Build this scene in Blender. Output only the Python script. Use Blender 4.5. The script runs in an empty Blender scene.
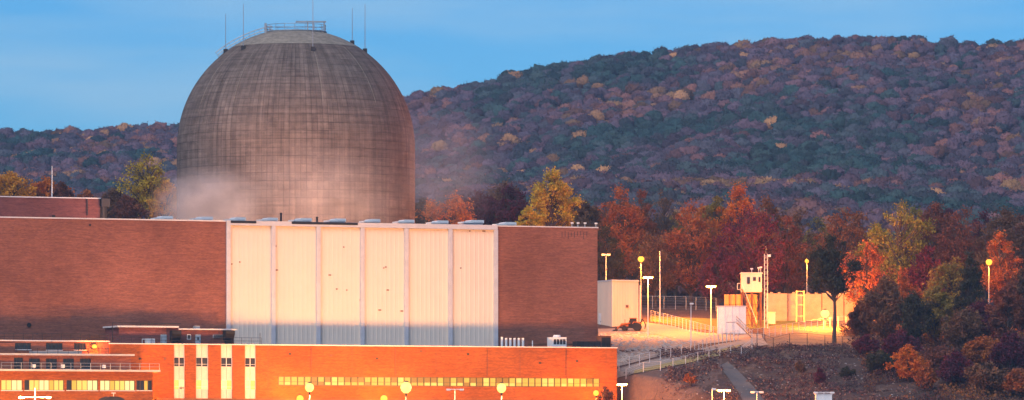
import bpy, math, random
import numpy as np
from mathutils import Vector, Matrix, noise as mnoise

R = math.radians
random.seed(7)
scene = bpy.context.scene
col = scene.collection

# ------------------------------------------------------------------ camera
S = 0.000182          # metres per pixel per metre of distance
HY = 460.0            # pixel row of the horizon
CAM = Vector((0.0, -1000.0, 20.0))
cam_d = bpy.data.cameras.new('camera')
cam = bpy.data.objects.new('camera', cam_d)
col.objects.link(cam)
cam.location = CAM
cam.rotation_euler = (R(90), 0, 0)
cam_d.sensor_width = 36
cam_d.lens = 36 / (1024 * S)
cam_d.shift_y = (HY - 200) / 1024
cam_d.clip_start = 1
cam_d.clip_end = 30000
scene.camera = cam

# ------------------------------------------------------------------ sky, sun, exposure
SUN_EL, SUN_AZ = 42.0, 205.0
world = bpy.data.worlds.new('World')
scene.world = world
world.use_nodes = True
nt = world.node_tree
nt.nodes.clear()
wo = nt.nodes.new('ShaderNodeOutputWorld')
bg = nt.nodes.new('ShaderNodeBackground')
sky = nt.nodes.new('ShaderNodeTexSky')
sky.sky_type = 'NISHITA'
sky.sun_disc = False
sky.sun_elevation = R(SUN_EL)
sky.sun_rotation = R(SUN_AZ)
sky.air_density = 1.0
sky.dust_density = 0.3
sky.ozone_density = 3.0
bg.inputs['Strength'].default_value = 0.05
hs = nt.nodes.new('ShaderNodeHueSaturation')
hs.inputs['Saturation'].default_value = 1.1
nt.links.new(sky.outputs[0], hs.inputs['Color'])
# thin streaks of high cloud, the same all round the sky
tc = nt.nodes.new('ShaderNodeTexCoord')
mp = nt.nodes.new('ShaderNodeMapping')
mp.inputs['Scale'].default_value = (9, 9, 60)
mp.inputs['Rotation'].default_value = (0.0, 0.12, 0.0)
nz = nt.nodes.new('ShaderNodeTexNoise')
nz.inputs['Scale'].default_value = 1.6
nz.inputs['Detail'].default_value = 5
rp = nt.nodes.new('ShaderNodeValToRGB')
rp.color_ramp.elements[0].position = 0.42
rp.color_ramp.elements[1].position = 0.72
rp.color_ramp.elements[1].color = (0.45, 0.45, 0.45, 1)
mx = nt.nodes.new('ShaderNodeMixRGB')
mx.blend_type = 'MIX'
mx.inputs['Color2'].default_value = (4.6, 6.6, 8.2, 1)
nt.links.new(tc.outputs['Generated'], mp.inputs[0])
nt.links.new(mp.outputs[0], nz.inputs['Vector'])
nt.links.new(nz.outputs['Fac'], rp.inputs[0])
nt.links.new(rp.outputs[0], mx.inputs['Fac'])
tn = nt.nodes.new('ShaderNodeMixRGB')          # clear blue of the hour after sunset
tn.blend_type = 'MULTIPLY'
tn.inputs['Fac'].default_value = 1.0
tn.inputs['Color2'].default_value = (0.27, 0.70, 1.16, 1)
nt.links.new(hs.outputs[0], tn.inputs['Color1'])
nt.links.new(tn.outputs[0], mx.inputs['Color1'])
nt.links.new(mx.outputs[0], bg.inputs['Color'])
nt.links.new(bg.outputs[0], wo.inputs['Surface'])

sun_d = bpy.data.lights.new('sun', 'SUN')
sun_d.energy = 1.3
sun_d.angle = R(40)
sun_d.color = (1.0, 0.92, 0.92)
sun = bpy.data.objects.new('sun', sun_d)
col.objects.link(sun)
az = R(SUN_AZ)
to_sun = Vector((math.sin(az) * math.cos(R(SUN_EL)), math.cos(az) * math.cos(R(SUN_EL)), math.sin(R(SUN_EL))))
sun.rotation_euler = to_sun.to_track_quat('Z', 'Y').to_euler()

scene.view_settings.view_transform = 'Standard'
scene.view_settings.look = 'None'
scene.view_settings.gamma = 1.0
scene.view_settings.exposure = 1.0
scene.render.engine = 'CYCLES'
scene.cycles.use_denoising = True
scene.cycles.max_bounces = 6
scene.cycles.diffuse_bounces = 2
scene.cycles.glossy_bounces = 2
scene.cycles.transmission_bounces = 2
scene.cycles.volume_bounces = 0
scene.cycles.transparent_max_bounces = 8
scene.cycles.sample_clamp_indirect = 4.0

# ------------------------------------------------------------------ materials
MATS = {}


def new_mat(name):
    m = bpy.data.materials.new(name)
    m.use_nodes = True
    t = m.node_tree
    b = t.nodes['Principled BSDF']
    return m, t, b


def nd(t, kind, **kw):
    n = t.nodes.new(kind)
    for k, v in kw.items():
        if k in n.inputs:
            n.inputs[k].default_value = v
        else:
            setattr(n, k, v)
    return n


def plain(name, c, rough=0.7, metal=0.0, var=0.18, scale=0.8, stretch=(1, 1, 1), bump=0.0):
    """a base colour with uneven wear"""
    if name in MATS:
        return MATS[name]
    m, t, b = new_mat(name)
    co = nd(t, 'ShaderNodeTexCoord')
    mp = nd(t, 'ShaderNodeMapping')
    mp.inputs['Scale'].default_value = stretch
    n = nd(t, 'ShaderNodeTexNoise', Scale=scale, Detail=6.0, Roughness=0.65)
    r = nd(t, 'ShaderNodeValToRGB')
    r.color_ramp.elements[0].position = 0.3
    r.color_ramp.elements[1].position = 0.7
    r.color_ramp.elements[0].color = (*[x * (1 - var) for x in c], 1)
    r.color_ramp.elements[1].color = (*[min(1, x * (1 + var)) for x in c], 1)
    t.links.new(co.outputs['Object'], mp.inputs[0])
    t.links.new(mp.outputs[0], n.inputs['Vector'])
    t.links.new(n.outputs['Fac'], r.inputs[0])
    t.links.new(r.outputs[0], b.inputs['Base Color'])
    b.inputs['Roughness'].default_value = rough
    b.inputs['Metallic'].default_value = metal
    b.inputs['Specular IOR Level'].default_value = 0.3
    if bump:
        bp = nd(t, 'ShaderNodeBump', Strength=0.6, Distance=bump)
        t.links.new(n.outputs['Fac'], bp.inputs['Height'])
        t.links.new(bp.outputs[0], b.inputs['Normal'])
    MATS[name] = m
    return m


def glow(name, c, s):
    if name in MATS:
        return MATS[name]
    m, t, b = new_mat(name)
    b.inputs['Base Color'].default_value = (*[x * 0.02 for x in c], 1)
    b.inputs['Emission Color'].default_value = (*c, 1)
    b.inputs['Emission Strength'].default_value = s
    MATS[name] = m
    return m


def brick_mat(name, c1, c2, mortar):
    m, t, b = new_mat(name)
    co = nd(t, 'ShaderNodeTexCoord')
    sx = nd(t, 'ShaderNodeSeparateXYZ')
    ad = nd(t, 'ShaderNodeMath', operation='ADD')
    cx = nd(t, 'ShaderNodeCombineXYZ')
    t.links.new(co.outputs['Object'], sx.inputs[0])
    t.links.new(sx.outputs['X'], ad.inputs[0])
    t.links.new(sx.outputs['Y'], ad.inputs[1])
    t.links.new(ad.outputs[0], cx.inputs['X'])
    t.links.new(sx.outputs['Z'], cx.inputs['Y'])
    br = nd(t, 'ShaderNodeTexBrick')
    br.inputs['Color1'].default_value = (*c1, 1)
    br.inputs['Color2'].default_value = (*c2, 1)
    br.inputs['Mortar'].default_value = (*mortar, 1)
    br.inputs['Scale'].default_value = 1.0
    br.inputs['Brick Width'].default_value = 0.44
    br.inputs['Row Height'].default_value = 0.15
    br.inputs['Mortar Size'].default_value = 0.012
    br.inputs['Bias'].default_value = -0.1
    t.links.new(cx.outputs[0], br.inputs['Vector'])
    # courses of darker brick, wide and flat
    mp = nd(t, 'ShaderNodeMapping')
    mp.inputs['Scale'].default_value = (0.35, 3.4, 1)
    t.links.new(cx.outputs[0], mp.inputs[0])
    n1 = nd(t, 'ShaderNodeTexNoise', Scale=1.0, Detail=5.0, Roughness=0.7)
    t.links.new(mp.outputs[0], n1.inputs['Vector'])
    n2 = nd(t, 'ShaderNodeTexNoise', Scale=0.09, Detail=4.0)
    t.links.new(cx.outputs[0], n2.inputs['Vector'])
    r1 = nd(t, 'ShaderNodeMapRange')
    r1.inputs[1].default_value = 0.32; r1.inputs[2].default_value = 0.68
    r1.inputs[3].default_value = 0.70; r1.inputs[4].default_value = 1.25
    t.links.new(n1.outputs['Fac'], r1.inputs[0])
    r2 = nd(t, 'ShaderNodeMapRange')
    r2.inputs[1].default_value = 0.3; r2.inputs[2].default_value = 0.7
    r2.inputs[3].default_value = 0.74; r2.inputs[4].default_value = 1.2
    t.links.new(n2.outputs['Fac'], r2.inputs[0])
    mu = nd(t, 'ShaderNodeMath', operation='MULTIPLY')
    t.links.new(r1.outputs[0], mu.inputs[0]); t.links.new(r2.outputs[0], mu.inputs[1])
    mm = nd(t, 'ShaderNodeMixRGB', blend_type='MULTIPLY')
    mm.inputs['Fac'].default_value = 1.0
    t.links.new(br.outputs['Color'], mm.inputs['Color1'])
    t.links.new(mu.outputs[0], mm.inputs['Color2'])
    t.links.new(mm.outputs[0], b.inputs['Base Color'])
    b.inputs['Roughness'].default_value = 0.88
    b.inputs['Specular IOR Level'].default_value = 0.2
    bp = nd(t, 'ShaderNodeBump', Strength=0.5, Distance=0.02)
    t.links.new(br.outputs['Fac'], bp.inputs['Height'])
    bp.invert = True
    t.links.new(bp.outputs[0], b.inputs['Normal'])
    MATS[name] = m
    return m


def concrete_dome_mat():
    m, t, b = new_mat('weathered_concrete')
    uv = nd(t, 'ShaderNodeUVMap')
    br = nd(t, 'ShaderNodeTexBrick')
    br.offset = 0.0
    br.inputs['Color1'].default_value = (0.19, 0.140, 0.108, 1)
    br.inputs['Color2'].default_value = (0.14, 0.10, 0.078, 1)
    br.inputs['Mortar'].default_value = (0.075, 0.05, 0.04, 1)
    br.inputs['Scale'].default_value = 1.0
    br.inputs['Brick Width'].default_value = 1.05
    br.inputs['Row Height'].default_value = 1.55
    br.inputs['Mortar Size'].default_value = 0.05
    br.inputs['Mortar Smooth'].default_value = 0.4
    t.links.new(uv.outputs[0], br.inputs['Vector'])
    # vertical runs of rain staining
    mp = nd(t, 'ShaderNodeMapping'); mp.inputs['Scale'].default_value = (0.75, 0.03, 1)
    t.links.new(uv.outputs[0], mp.inputs[0])
    n1 = nd(t, 'ShaderNodeTexNoise', Scale=1.0, Detail=5.0, Roughness=0.65)
    t.links.new(mp.outputs[0], n1.inputs['Vector'])
    # horizontal lift marks
    mp2 = nd(t, 'ShaderNodeMapping'); mp2.inputs['Scale'].default_value = (0.09, 1.5, 1)
    t.links.new(uv.outputs[0], mp2.inputs[0])
    n2 = nd(t, 'ShaderNodeTexNoise', Scale=1.0, Detail=6.0, Roughness=0.72)
    t.links.new(mp2.outputs[0], n2.inputs['Vector'])
    n3 = nd(t, 'ShaderNodeTexNoise', Scale=0.55, Detail=8.0, Roughness=0.75)
    t.links.new(uv.outputs[0], n3.inputs['Vector'])
    nm = nd(t, 'ShaderNodeTexNoise', Scale=0.13, Detail=4.0)
    t.links.new(uv.outputs[0], nm.inputs['Vector'])
    rm = nd(t, 'ShaderNodeMapRange')
    rm.inputs[1].default_value = 0.38; rm.inputs[2].default_value = 0.62; rm.inputs[3].default_value = 0.3; rm.inputs[4].default_value = 1.0
    t.links.new(nm.outputs['Fac'], rm.inputs[0])
    mj = nd(t, 'ShaderNodeMixRGB'); mj.inputs['Color1'].default_value = (0.16, 0.116, 0.09, 1)
    t.links.new(rm.outputs[0], mj.inputs['Fac']); t.links.new(br.outputs['Color'], mj.inputs['Color2'])
    prev = mj.outputs[0]
    for n, lo, hi in ((n1, 0.64, 1.36), (n2, 0.66, 1.34), (n3, 0.72, 1.28)):
        r = nd(t, 'ShaderNodeMapRange')
        r.inputs[1].default_value = 0.3; r.inputs[2].default_value = 0.7
        r.inputs[3].default_value = lo; r.inputs[4].default_value = hi
        t.links.new(n.outputs['Fac'], r.inputs[0])
        mm = nd(t, 'ShaderNodeMixRGB', blend_type='MULTIPLY'); mm.inputs['Fac'].default_value = 1
        t.links.new(prev, mm.inputs['Color1']); t.links.new(r.outputs[0], mm.inputs['Color2'])
        prev = mm.outputs[0]
    # pale lime bloom along some joints
    n4 = nd(t, 'ShaderNodeTexNoise', Scale=0.9, Detail=8.0, Roughness=0.8)
    mp4 = nd(t, 'ShaderNodeMapping'); mp4.inputs['Scale'].default_value = (0.35, 1.3, 1)
    t.links.new(uv.outputs[0], mp4.inputs[0]); t.links.new(mp4.outputs[0], n4.inputs['Vector'])
    r4 = nd(t, 'ShaderNodeMapRange')
    r4.inputs[1].default_value = 0.58; r4.inputs[2].default_value = 0.72
    r4.inputs[3].default_value = 0.0; r4.inputs[4].default_value = 0.5
    t.links.new(n4.outputs['Fac'], r4.inputs[0])
    m4 = nd(t, 'ShaderNodeMixRGB'); m4.inputs['Color2'].default_value = (0.42, 0.33, 0.26, 1)
    t.links.new(r4.outputs[0], m4.inputs['Fac']); t.links.new(prev, m4.inputs['Color1'])
    t.links.new(m4.outputs[0], b.inputs['Base Color'])
    b.inputs['Roughness'].default_value = 0.92
    b.inputs['Specular IOR Level'].default_value = 0.2
    bp = nd(t, 'ShaderNodeBump', Strength=0.7, Distance=0.08); bp.invert = True
    t.links.new(br.outputs['Fac'], bp.inputs['Height'])
    t.links.new(bp.outputs[0], b.inputs['Normal'])
    return m


def leaf_mat(name, cols, trans=0.25):
    """foliage: each leaf carries its own tint, picked from a few leaf colours"""
    if name in MATS:
        return MATS[name]
    m, t, b = new_mat(name)
    at = nd(t, 'ShaderNodeAttribute'); at.attribute_name = 'tint'
    r = nd(t, 'ShaderNodeValToRGB')
    el = r.color_ramp.elements
    while len(el) < len(cols):
        el.new(0.5)
    for i, c in enumerate(cols):
        el[i].position = i / max(1, len(cols) - 1)
        el[i].color = (*c, 1)
    t.links.new(at.outputs['Fac'], r.inputs[0])
    t.links.new(r.outputs[0], b.inputs['Base Color'])
    b.inputs['Roughness'].default_value = 0.75
    b.inputs['Specular IOR Level'].default_value = 0.15
    tr = nd(t, 'ShaderNodeBsdfTranslucent')
    t.links.new(r.outputs[0], tr.inputs['Color'])
    ms = nd(t, 'ShaderNodeMixShader'); ms.inputs[0].default_value = trans
    out = t.nodes['Material Output']
    t.links.new(b.outputs[0], ms.inputs[1]); t.links.new(tr.outputs[0], ms.inputs[2])
    t.links.new(ms.outputs[0], out.inputs['Surface'])
    MATS[name] = m
    return m


def ground_mat(name, stops, scale=0.25, bump=0.15, fine=2.2):
    """earth, gravel, grass: two noise sizes pick from several soil colours"""
    if name in MATS:
        return MATS[name]
    m, t, b = new_mat(name)
    co = nd(t, 'ShaderNodeTexCoord')
    n1 = nd(t, 'ShaderNodeTexNoise', Scale=scale, Detail=8.0, Roughness=0.7)
    n2 = nd(t, 'ShaderNodeTexNoise', Scale=fine, Detail=6.0, Roughness=0.75)
    t.links.new(co.outputs['Object'], n1.inputs['Vector']); t.links.new(co.outputs['Object'], n2.inputs['Vector'])
    mx = nd(t, 'ShaderNodeMath', operation='MULTIPLY_ADD')
    mx.inputs[1].default_value = 0.45
    sb = nd(t, 'ShaderNodeMath', operation='MULTIPLY'); sb.inputs[1].default_value = 0.55
    t.links.new(n2.outputs['Fac'], sb.inputs[0])
    t.links.new(n1.outputs['Fac'], mx.inputs[0]); t.links.new(sb.outputs[0], mx.inputs[2])
    r = nd(t, 'ShaderNodeValToRGB')
    el = r.color_ramp.elements
    while len(el) < len(stops):
        el.new(0.5)
    for i, c in enumerate(stops):
        el[i].position = 0.32 + 0.36 * i / max(1, len(stops) - 1)
        el[i].color = (*c, 1)
    t.links.new(mx.outputs[0], r.inputs[0]); t.links.new(r.outputs[0], b.inputs['Base Color'])
    b.inputs['Roughness'].default_value = 0.95
    b.inputs['Specular IOR Level'].default_value = 0.1
    bp = nd(t, 'ShaderNodeBump', Strength=0.9, Distance=bump)
    t.links.new(mx.outputs[0], bp.inputs['Height']); t.links.new(bp.outputs[0], b.inputs['Normal'])
    MATS[name] = m
    return m


BRICK = brick_mat('red_brick', (0.30, 0.098, 0.055), (0.205, 0.062, 0.038), (0.23, 0.13, 0.09))
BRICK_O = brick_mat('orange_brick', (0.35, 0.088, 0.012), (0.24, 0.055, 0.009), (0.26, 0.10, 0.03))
BRICK_D = brick_mat('dark_brick', (0.22, 0.07, 0.055), (0.15, 0.045, 0.04), (0.16, 0.09, 0.08))
PANEL = plain('white_painted_siding', (0.70, 0.59, 0.47), 0.6, 0, 0.035, 0.3)
GREYTRIM = plain('grey_steel_trim', (0.52, 0.51, 0.52), 0.55, 0.1, 0.1)
COPING = plain('pale_coping', (0.62, 0.58, 0.55), 0.6, 0, 0.1)
WHITE = plain('white_paint', (0.74, 0.72, 0.68), 0.55, 0, 0.08)
DARK = plain('dark_metal', (0.035, 0.032, 0.033), 0.6, 0.2, 0.25)
BLACK = plain('black_metal', (0.015, 0.014, 0.015), 0.7, 0, 0.2)
STEEL = plain('galvanised_steel', (0.36, 0.36, 0.36), 0.5, 0.5, 0.15)
RUST = plain('rusty_steel', (0.17, 0.075, 0.045), 0.8, 0.2, 0.3)
BLUEDOOR = plain('blue_grey_door_paint', (0.30, 0.36, 0.40), 0.5, 0, 0.08)
PINKPANEL = plain('pale_spandrel_panel', (0.68, 0.50, 0.42), 0.6, 0, 0.06)
ROOF = plain('tar_roofing', (0.06, 0.055, 0.055), 0.9, 0, 0.25)
SLAB = plain('pale_concrete', (0.48, 0.43, 0.38), 0.8, 0, 0.15)
BARK = plain('bark', (0.085, 0.06, 0.048), 0.9, 0, 0.3, 2.0, (1, 1, 0.2))
CREAM = plain('cream_cladding', (0.66, 0.56, 0.44), 0.65, 0, 0.08, 0.6, (1, 1, 0.15))
TANK = plain('buff_concrete', (0.48, 0.34, 0.20), 0.85, 0, 0.16)
ORANGE_P = plain('orange_machine_paint', (0.45, 0.13, 0.02), 0.5, 0, 0.2)
RUBBER = plain('tyre_rubber', (0.02, 0.02, 0.02), 0.85, 0, 0.2)
TUBE = plain('thin_steel_rod', (0.30, 0.31, 0.33), 0.5, 0.3, 0.1)
BRONZE = plain('bronze_window_frame', (0.10, 0.07, 0.045), 0.5, 0.3, 0.15)
WINGLASS, _t, _b = new_mat('dark_window_glass')
_b.inputs['Base Color'].default_value = (0.03, 0.028, 0.03, 1)
_b.inputs['Roughness'].default_value = 0.12
_b.inputs['Specular IOR Level'].default_value = 0.6
LITWIN = [glow('lit_window_%d' % i, c, s) for i, (c, s) in enumerate((
    ((1.0, 0.57, 0.11), 0.75), ((1.0, 0.68, 0.26), 0.8), ((1.0, 0.47, 0.06), 0.62), ((1.0, 0.40, 0.05), 0.28)))]
SODIUM = (1.0, 0.275, 0.018)
WARM = (1.0, 0.45, 0.145)

# ------------------------------------------------------------------ mesh helpers


class MB:
    def __init__(self):
        self.v, self.f = [], []

    def add(self, vs, fs):
        n = len(self.v)
        self.v += [tuple(p) for p in vs]
        self.f += [tuple(i + n for i in q) for q in fs]
        return self

    def box(self, x0, x1, y0, y1, z0, z1):
        return self.add([(x0, y0, z0), (x1, y0, z0), (x1, y1, z0), (x0, y1, z0),
                         (x0, y0, z1), (x1, y0, z1), (x1, y1, z1), (x0, y1, z1)],
                        [(0, 3, 2, 1), (4, 5, 6, 7), (0, 1, 5, 4), (1, 2, 6, 5), (2, 3, 7, 6), (3, 0, 4, 7)])

    def tube(self, p0, p1, r0, r1=None, n=8):
        r1 = r0 if r1 is None else r1
        p0, p1 = Vector(p0), Vector(p1)
        d = (p1 - p0)
        if d.length < 1e-6:
            return self
        d.normalize()
        a = d.orthogonal().normalized()
        b = d.cross(a)
        vs = []
        for p, r in ((p0, r0), (p1, r1)):
            for k in range(n):
                t = 2 * math.pi * k / n
                vs.append(p + (a * math.cos(t) + b * math.sin(t)) * r)
        fs = [(k, (k + 1) % n, n + (k + 1) % n, n + k) for k in range(n)]
        fs += [tuple(range(n - 1, -1, -1)), tuple(range(n, 2 * n))]
        return self.add(vs, fs)

    def path(self, pts, r, n=6):
        for a, b in zip(pts[:-1], pts[1:]):
            self.tube(a, b, r, r, n)
        return self

    def lathe(self, prof, n=24, c=(0, 0, 0)):
        """rings of (radius, z)"""
        vs, fs = [], []
        for r, z in prof:
            for k in range(n):
                t = 2 * math.pi * k / n
                vs.append((c[0] + r * math.cos(t), c[1] + r * math.sin(t), c[2] + z))
        for i in range(len(prof) - 1):
            for k in range(n):
                fs.append((i * n + k, i * n + (k + 1) % n, (i + 1) * n + (k + 1) % n, (i + 1) * n + k))
        fs.append(tuple(range(n - 1, -1, -1)))
        fs.append(tuple(range((len(prof) - 1) * n, len(prof) * n)))
        return self.add(vs, fs)

    def prism(self, poly, axis, a, b):
        """poly: 2D outline, extruded along axis from a to b"""
        n = len(poly)
        def mk(p, t):
            return {'x': (t, p[0], p[1]), 'y': (p[0], t, p[1]), 'z': (p[0], p[1], t)}[axis]
        vs = [mk(p, a) for p in poly] + [mk(p, b) for p in poly]
        fs = [(i, (i + 1) % n, n + (i + 1) % n, n + i) for i in range(n)]
        fs += [tuple(range(n - 1, -1, -1)), tuple(range(n, 2 * n))]
        return self.add(vs, fs)

    def mesh(self, name, mat, off=(0, 0, 0), smooth=False):
        me = bpy.data.meshes.new(name)
        o = Vector(off)
        me.from_pydata([tuple(Vector(p) - o) for p in self.v], [], self.f)
        me.materials.append(mat)
        if smooth:
            me.polygons.foreach_set('use_smooth', [True] * len(me.polygons))
        me.update()
        return me


def link(name, me, parent=None):
    o = bpy.data.objects.new(name, me)
    col.objects.link(o)
    if parent is not None:
        o.parent = parent
    return o


def tag(o, label, cat, group=None):
    o['label'] = label
    o['category'] = cat
    if group:
        o['group'] = group
    return o


class Thing:
    """an Empty at the base of a thing; parts are given in the frame's own coordinates"""
    def __init__(self, name, label, cat, at, frame=None, group=None, rz=0.0):
        self.o = bpy.data.objects.new(name, None)
        col.objects.link(self.o)
        self.o.empty_display_size = 0.5
        self.off = Vector(at)
        fr = frame or Matrix.Identity(4)
        self.o.matrix_world = fr @ Matrix.Translation(self.off) @ Matrix.Rotation(rz, 4, 'Z')
        tag(self.o, label, cat, group)

    def part(self, name, mb, mat, sub=None, smooth=False, label=None):
        me = mb if isinstance(mb, bpy.types.Mesh) else mb.mesh(name, mat, self.off if not self.o.get('_local') else (0, 0, 0), smooth)
        o = link(name, me, sub or self.o)
        if label:
            o['label'] = label
        return o


def structure(name, me, mat=None):
    o = link(name, me)
    if mat:
        me.materials.append(mat)
    o['kind'] = 'structure'
    return o


def light_at(name, parent, loc, color, power, radius=0.35):
    ld = bpy.data.lights.new(name, 'POINT')
    ld.energy = power
    ld.color = color
    ld.shadow_soft_size = radius
    o = bpy.data.objects.new(name, ld)
    col.objects.link(o)
    o.parent = parent
    o.location = loc
    return o


# ------------------------------------------------------------------ terrain
def smooth(a, b, x):
    t = np.clip((x - a) / (b - a), 0, 1)
    return t * t * (3 - 2 * t)


def vnoise(x, y, seed=0):
    """smooth value noise, arrays in, about -1..1"""
    x = np.asarray(x, float); y = np.asarray(y, float)
    xi, yi = np.floor(x), np.floor(y)
    xf, yf = x - xi, y - yi
    u, v = xf * xf * (3 - 2 * xf), yf * yf * (3 - 2 * yf)
    def h(a, b):
        t = np.sin(a * 127.1 + b * 311.7 + seed * 74.7) * 43758.5453
        return (t - np.floor(t)) * 2 - 1
    return (h(xi, yi) * (1 - u) + h(xi + 1, yi) * u) * (1 - v) + (h(xi, yi + 1) * (1 - u) + h(xi + 1, yi + 1) * u) * v


CREST = np.array([(-900, 150), (-400, 138), (-150, 134), (0, 133), (60, 130), (110, 129), (175, 126), (290, 112), (410, 97), (450, 88),
                  (500, 79), (540, 70), (600, 57), (650, 54), (700, 47), (750, 42), (800, 40), (850, 37), (880, 36),
                  (920, 40), (960, 44), (1024, 45), (1200, 52), (1600, 80), (2200, 110)], float)
Y_CREST = 2000.0


def ground_z(X, Y):
    X = np.asarray(X, float); Y = np.asarray(Y, float)
    zl = np.interp(Y, [-1600, -1000, -960, -925, -200, -130, -20, 0, 60, 110, 160], [22, 18, 17, -6, -6, 14, 14, 16, 32, 50, 54])
    zr = np.interp(Y, [-1600, -1000, -960, -925, -200, -130, -100, -62, -22, -10, 25, 62, 110, 160], [22, 18, 17, -6, -6, 14, 18, 28.5, 37.6, 39.8, 42.6, 46.6, 51, 54])
    x0 = np.interp(Y, [-52, -38, -27], [19, 18.5, 9])
    b = smooth(x0, x0 + np.interp(Y, [-52, -38, -27], [16, 9, 6]), X)
    z = zl * (1 - b) + zr * b
    # lumpy mound on the right
    m = smooth(24, 40, X) * smooth(-100, -60, Y) * (1 - smooth(-14, 2, Y))
    z = z + m * (1.1 * vnoise(X / 9, Y / 9, 1) + 0.6 * vnoise(X / 3.3, Y / 3.3, 2) + 0.3 * vnoise(X / 1.5, Y / 1.5, 3))
    # the wooded hill
    d = np.maximum(Y - CAM.y, 50)
    px = 512 + X / (S * d)
    yc = np.interp(px, CREST[:, 0], CREST[:, 1])
    zc = CAM.z + (HY - yc) * S * (Y_CREST - CAM.y) - 7
    t = np.clip((Y - 160) / (Y_CREST - 160), 0, 1)
    zh = 54 + (zc - 54) * t ** 1.55
    fold = (9 * vnoise(X / 190 + 3, Y / 340, 5) + 6 * vnoise(X / 95, Y / 170, 6)) * smooth(0.1, 0.4, t) * (1 - smooth(0.85, 1.0, t))
    back = smooth(Y_CREST + 60, Y_CREST + 1800, Y) * (zc - 30)
    zh = zh + fold - back
    return np.where(Y > 160, zh, z)


def gz(x, y):
    return float(ground_z(np.array([x]), np.array([y]))[0])


def ray(px, py):
    return Vector(((px - 512) * S, 1.0, (HY - py) * S))


def at_depth(px, py, Y):
    return CAM + ray(px, py) * (Y - CAM.y)


def on_ground(px, py, y0=-105.0, y1=400.0):
    """first point of the ground seen at a pixel"""
    r = ray(px, py)
    Ys = np.arange(y0, y1, 0.5)
    d = Ys - CAM.y
    dz = (CAM.z + r.z * d) - ground_z(r.x * d, Ys)
    k = np.argmax(dz < 0)
    if dz[k] >= 0:
        k = len(Ys) - 1
    Y = Ys[k]
    if k > 0 and dz[k - 1] > 0 > dz[k]:
        Y = Ys[k - 1] + 0.5 * dz[k - 1] / (dz[k - 1] - dz[k])
    x = r.x * (Y - CAM.y)
    return Vector((x, Y, gz(x, Y)))


def grid_mesh(name, xs, ys, dz=0.0):
    XX, YY = np.meshgrid(xs, ys)
    ZZ = ground_z(XX, YY) + dz
    v = np.stack([XX.ravel(), YY.ravel(), ZZ.ravel()], 1)
    nx, ny = len(xs), len(ys)
    i, j = np.meshgrid(np.arange(nx - 1), np.arange(ny - 1))
    a = (j * nx + i).ravel()
    f = np.stack([a, a + 1, a + 1 + nx, a + nx], 1)
    me = bpy.data.meshes.new(name)
    me.vertices.add(len(v)); me.vertices.foreach_set('co', v.ravel())
    me.loops.add(f.size); me.loops.foreach_set('vertex_index', f.ravel())
    me.polygons.add(len(f)); me.polygons.foreach_set('loop_start', np.arange(0, f.size, 4)); me.polygons.foreach_set('loop_total', np.full(len(f), 4))
    me.polygons.foreach_set('use_smooth', np.ones(len(f), bool))
    me.update(calc_edges=True)
    return me


SOIL = ground_mat('bank_soil', [(0.055, 0.033, 0.028), (0.125, 0.075, 0.055), (0.085, 0.05, 0.04), (0.20, 0.125, 0.085), (0.10, 0.06, 0.048)], 0.3, 0.35)
xs = np.concatenate([np.linspace(-2400, -150, 60), np.linspace(-145, 10, 40), np.arange(11, 110, 0.8), np.linspace(112, 2400, 60)])
ys = np.concatenate([np.linspace(-1500, -210, 40), np.arange(-208, -100, 4), np.arange(-100, 10, 0.8), np.arange(10, 170, 3), np.arange(175, 2200, 22), np.linspace(2250, 6500, 30)])
ground = structure('ground', grid_mesh('ground', xs, ys), SOIL)

wm, _t, _b = new_mat('river_water')
_b.inputs['Base Color'].default_value = (0.02, 0.04, 0.05, 1)
_b.inputs['Roughness'].default_value = 0.12
_n = nd(_t, 'ShaderNodeTexNoise', Scale=0.25, Detail=4.0)
_bp = nd(_t, 'ShaderNodeBump', Strength=0.5, Distance=0.3)
_t.links.new(_n.outputs['Fac'], _bp.inputs['Height']); _t.links.new(_bp.outputs[0], _b.inputs['Normal'])
structure('river', MB().add([(-2400, -970, 0), (2400, -970, 0), (2400, -150, 0), (-2400, -150, 0)], [(0, 1, 2, 3)]).mesh('river', wm))


def drape(name, near, far, mat, dz, nu=50, nv=8, y0=-105.0):
    """a sheet laid on the ground between two lines seen in the photograph"""
    near, far = np.array(near, float), np.array(far, float)
    def samp(l, n):
        s = np.concatenate([[0], np.cumsum(np.hypot(*np.diff(l, axis=0).T))]); s /= s[-1]
        t = np.linspace(0, 1, n)
        return np.stack([np.interp(t, s, l[:, 0]), np.interp(t, s, l[:, 1])], 1)
    A, B = samp(near, nu), samp(far, nu)
    mb = MB()
    vs, fs = [], []
    for i in range(nu):
        pa, pb = on_ground(*A[i], y0=y0), on_ground(*B[i], y0=y0)
        for j in range(nv):
            q = pa.lerp(pb, j / (nv - 1))
            vs.append((q.x, q.y, gz(q.x, q.y) + dz))
    for i in range(nu - 1):
        for j in range(nv - 1):
            a = i * nv + j
            fs.append((a, a + nv, a + nv + 1, a + 1))
    mb.add(vs, fs)
    me = mb.mesh(name, mat, smooth=True)
    return structure(name, me)


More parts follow.
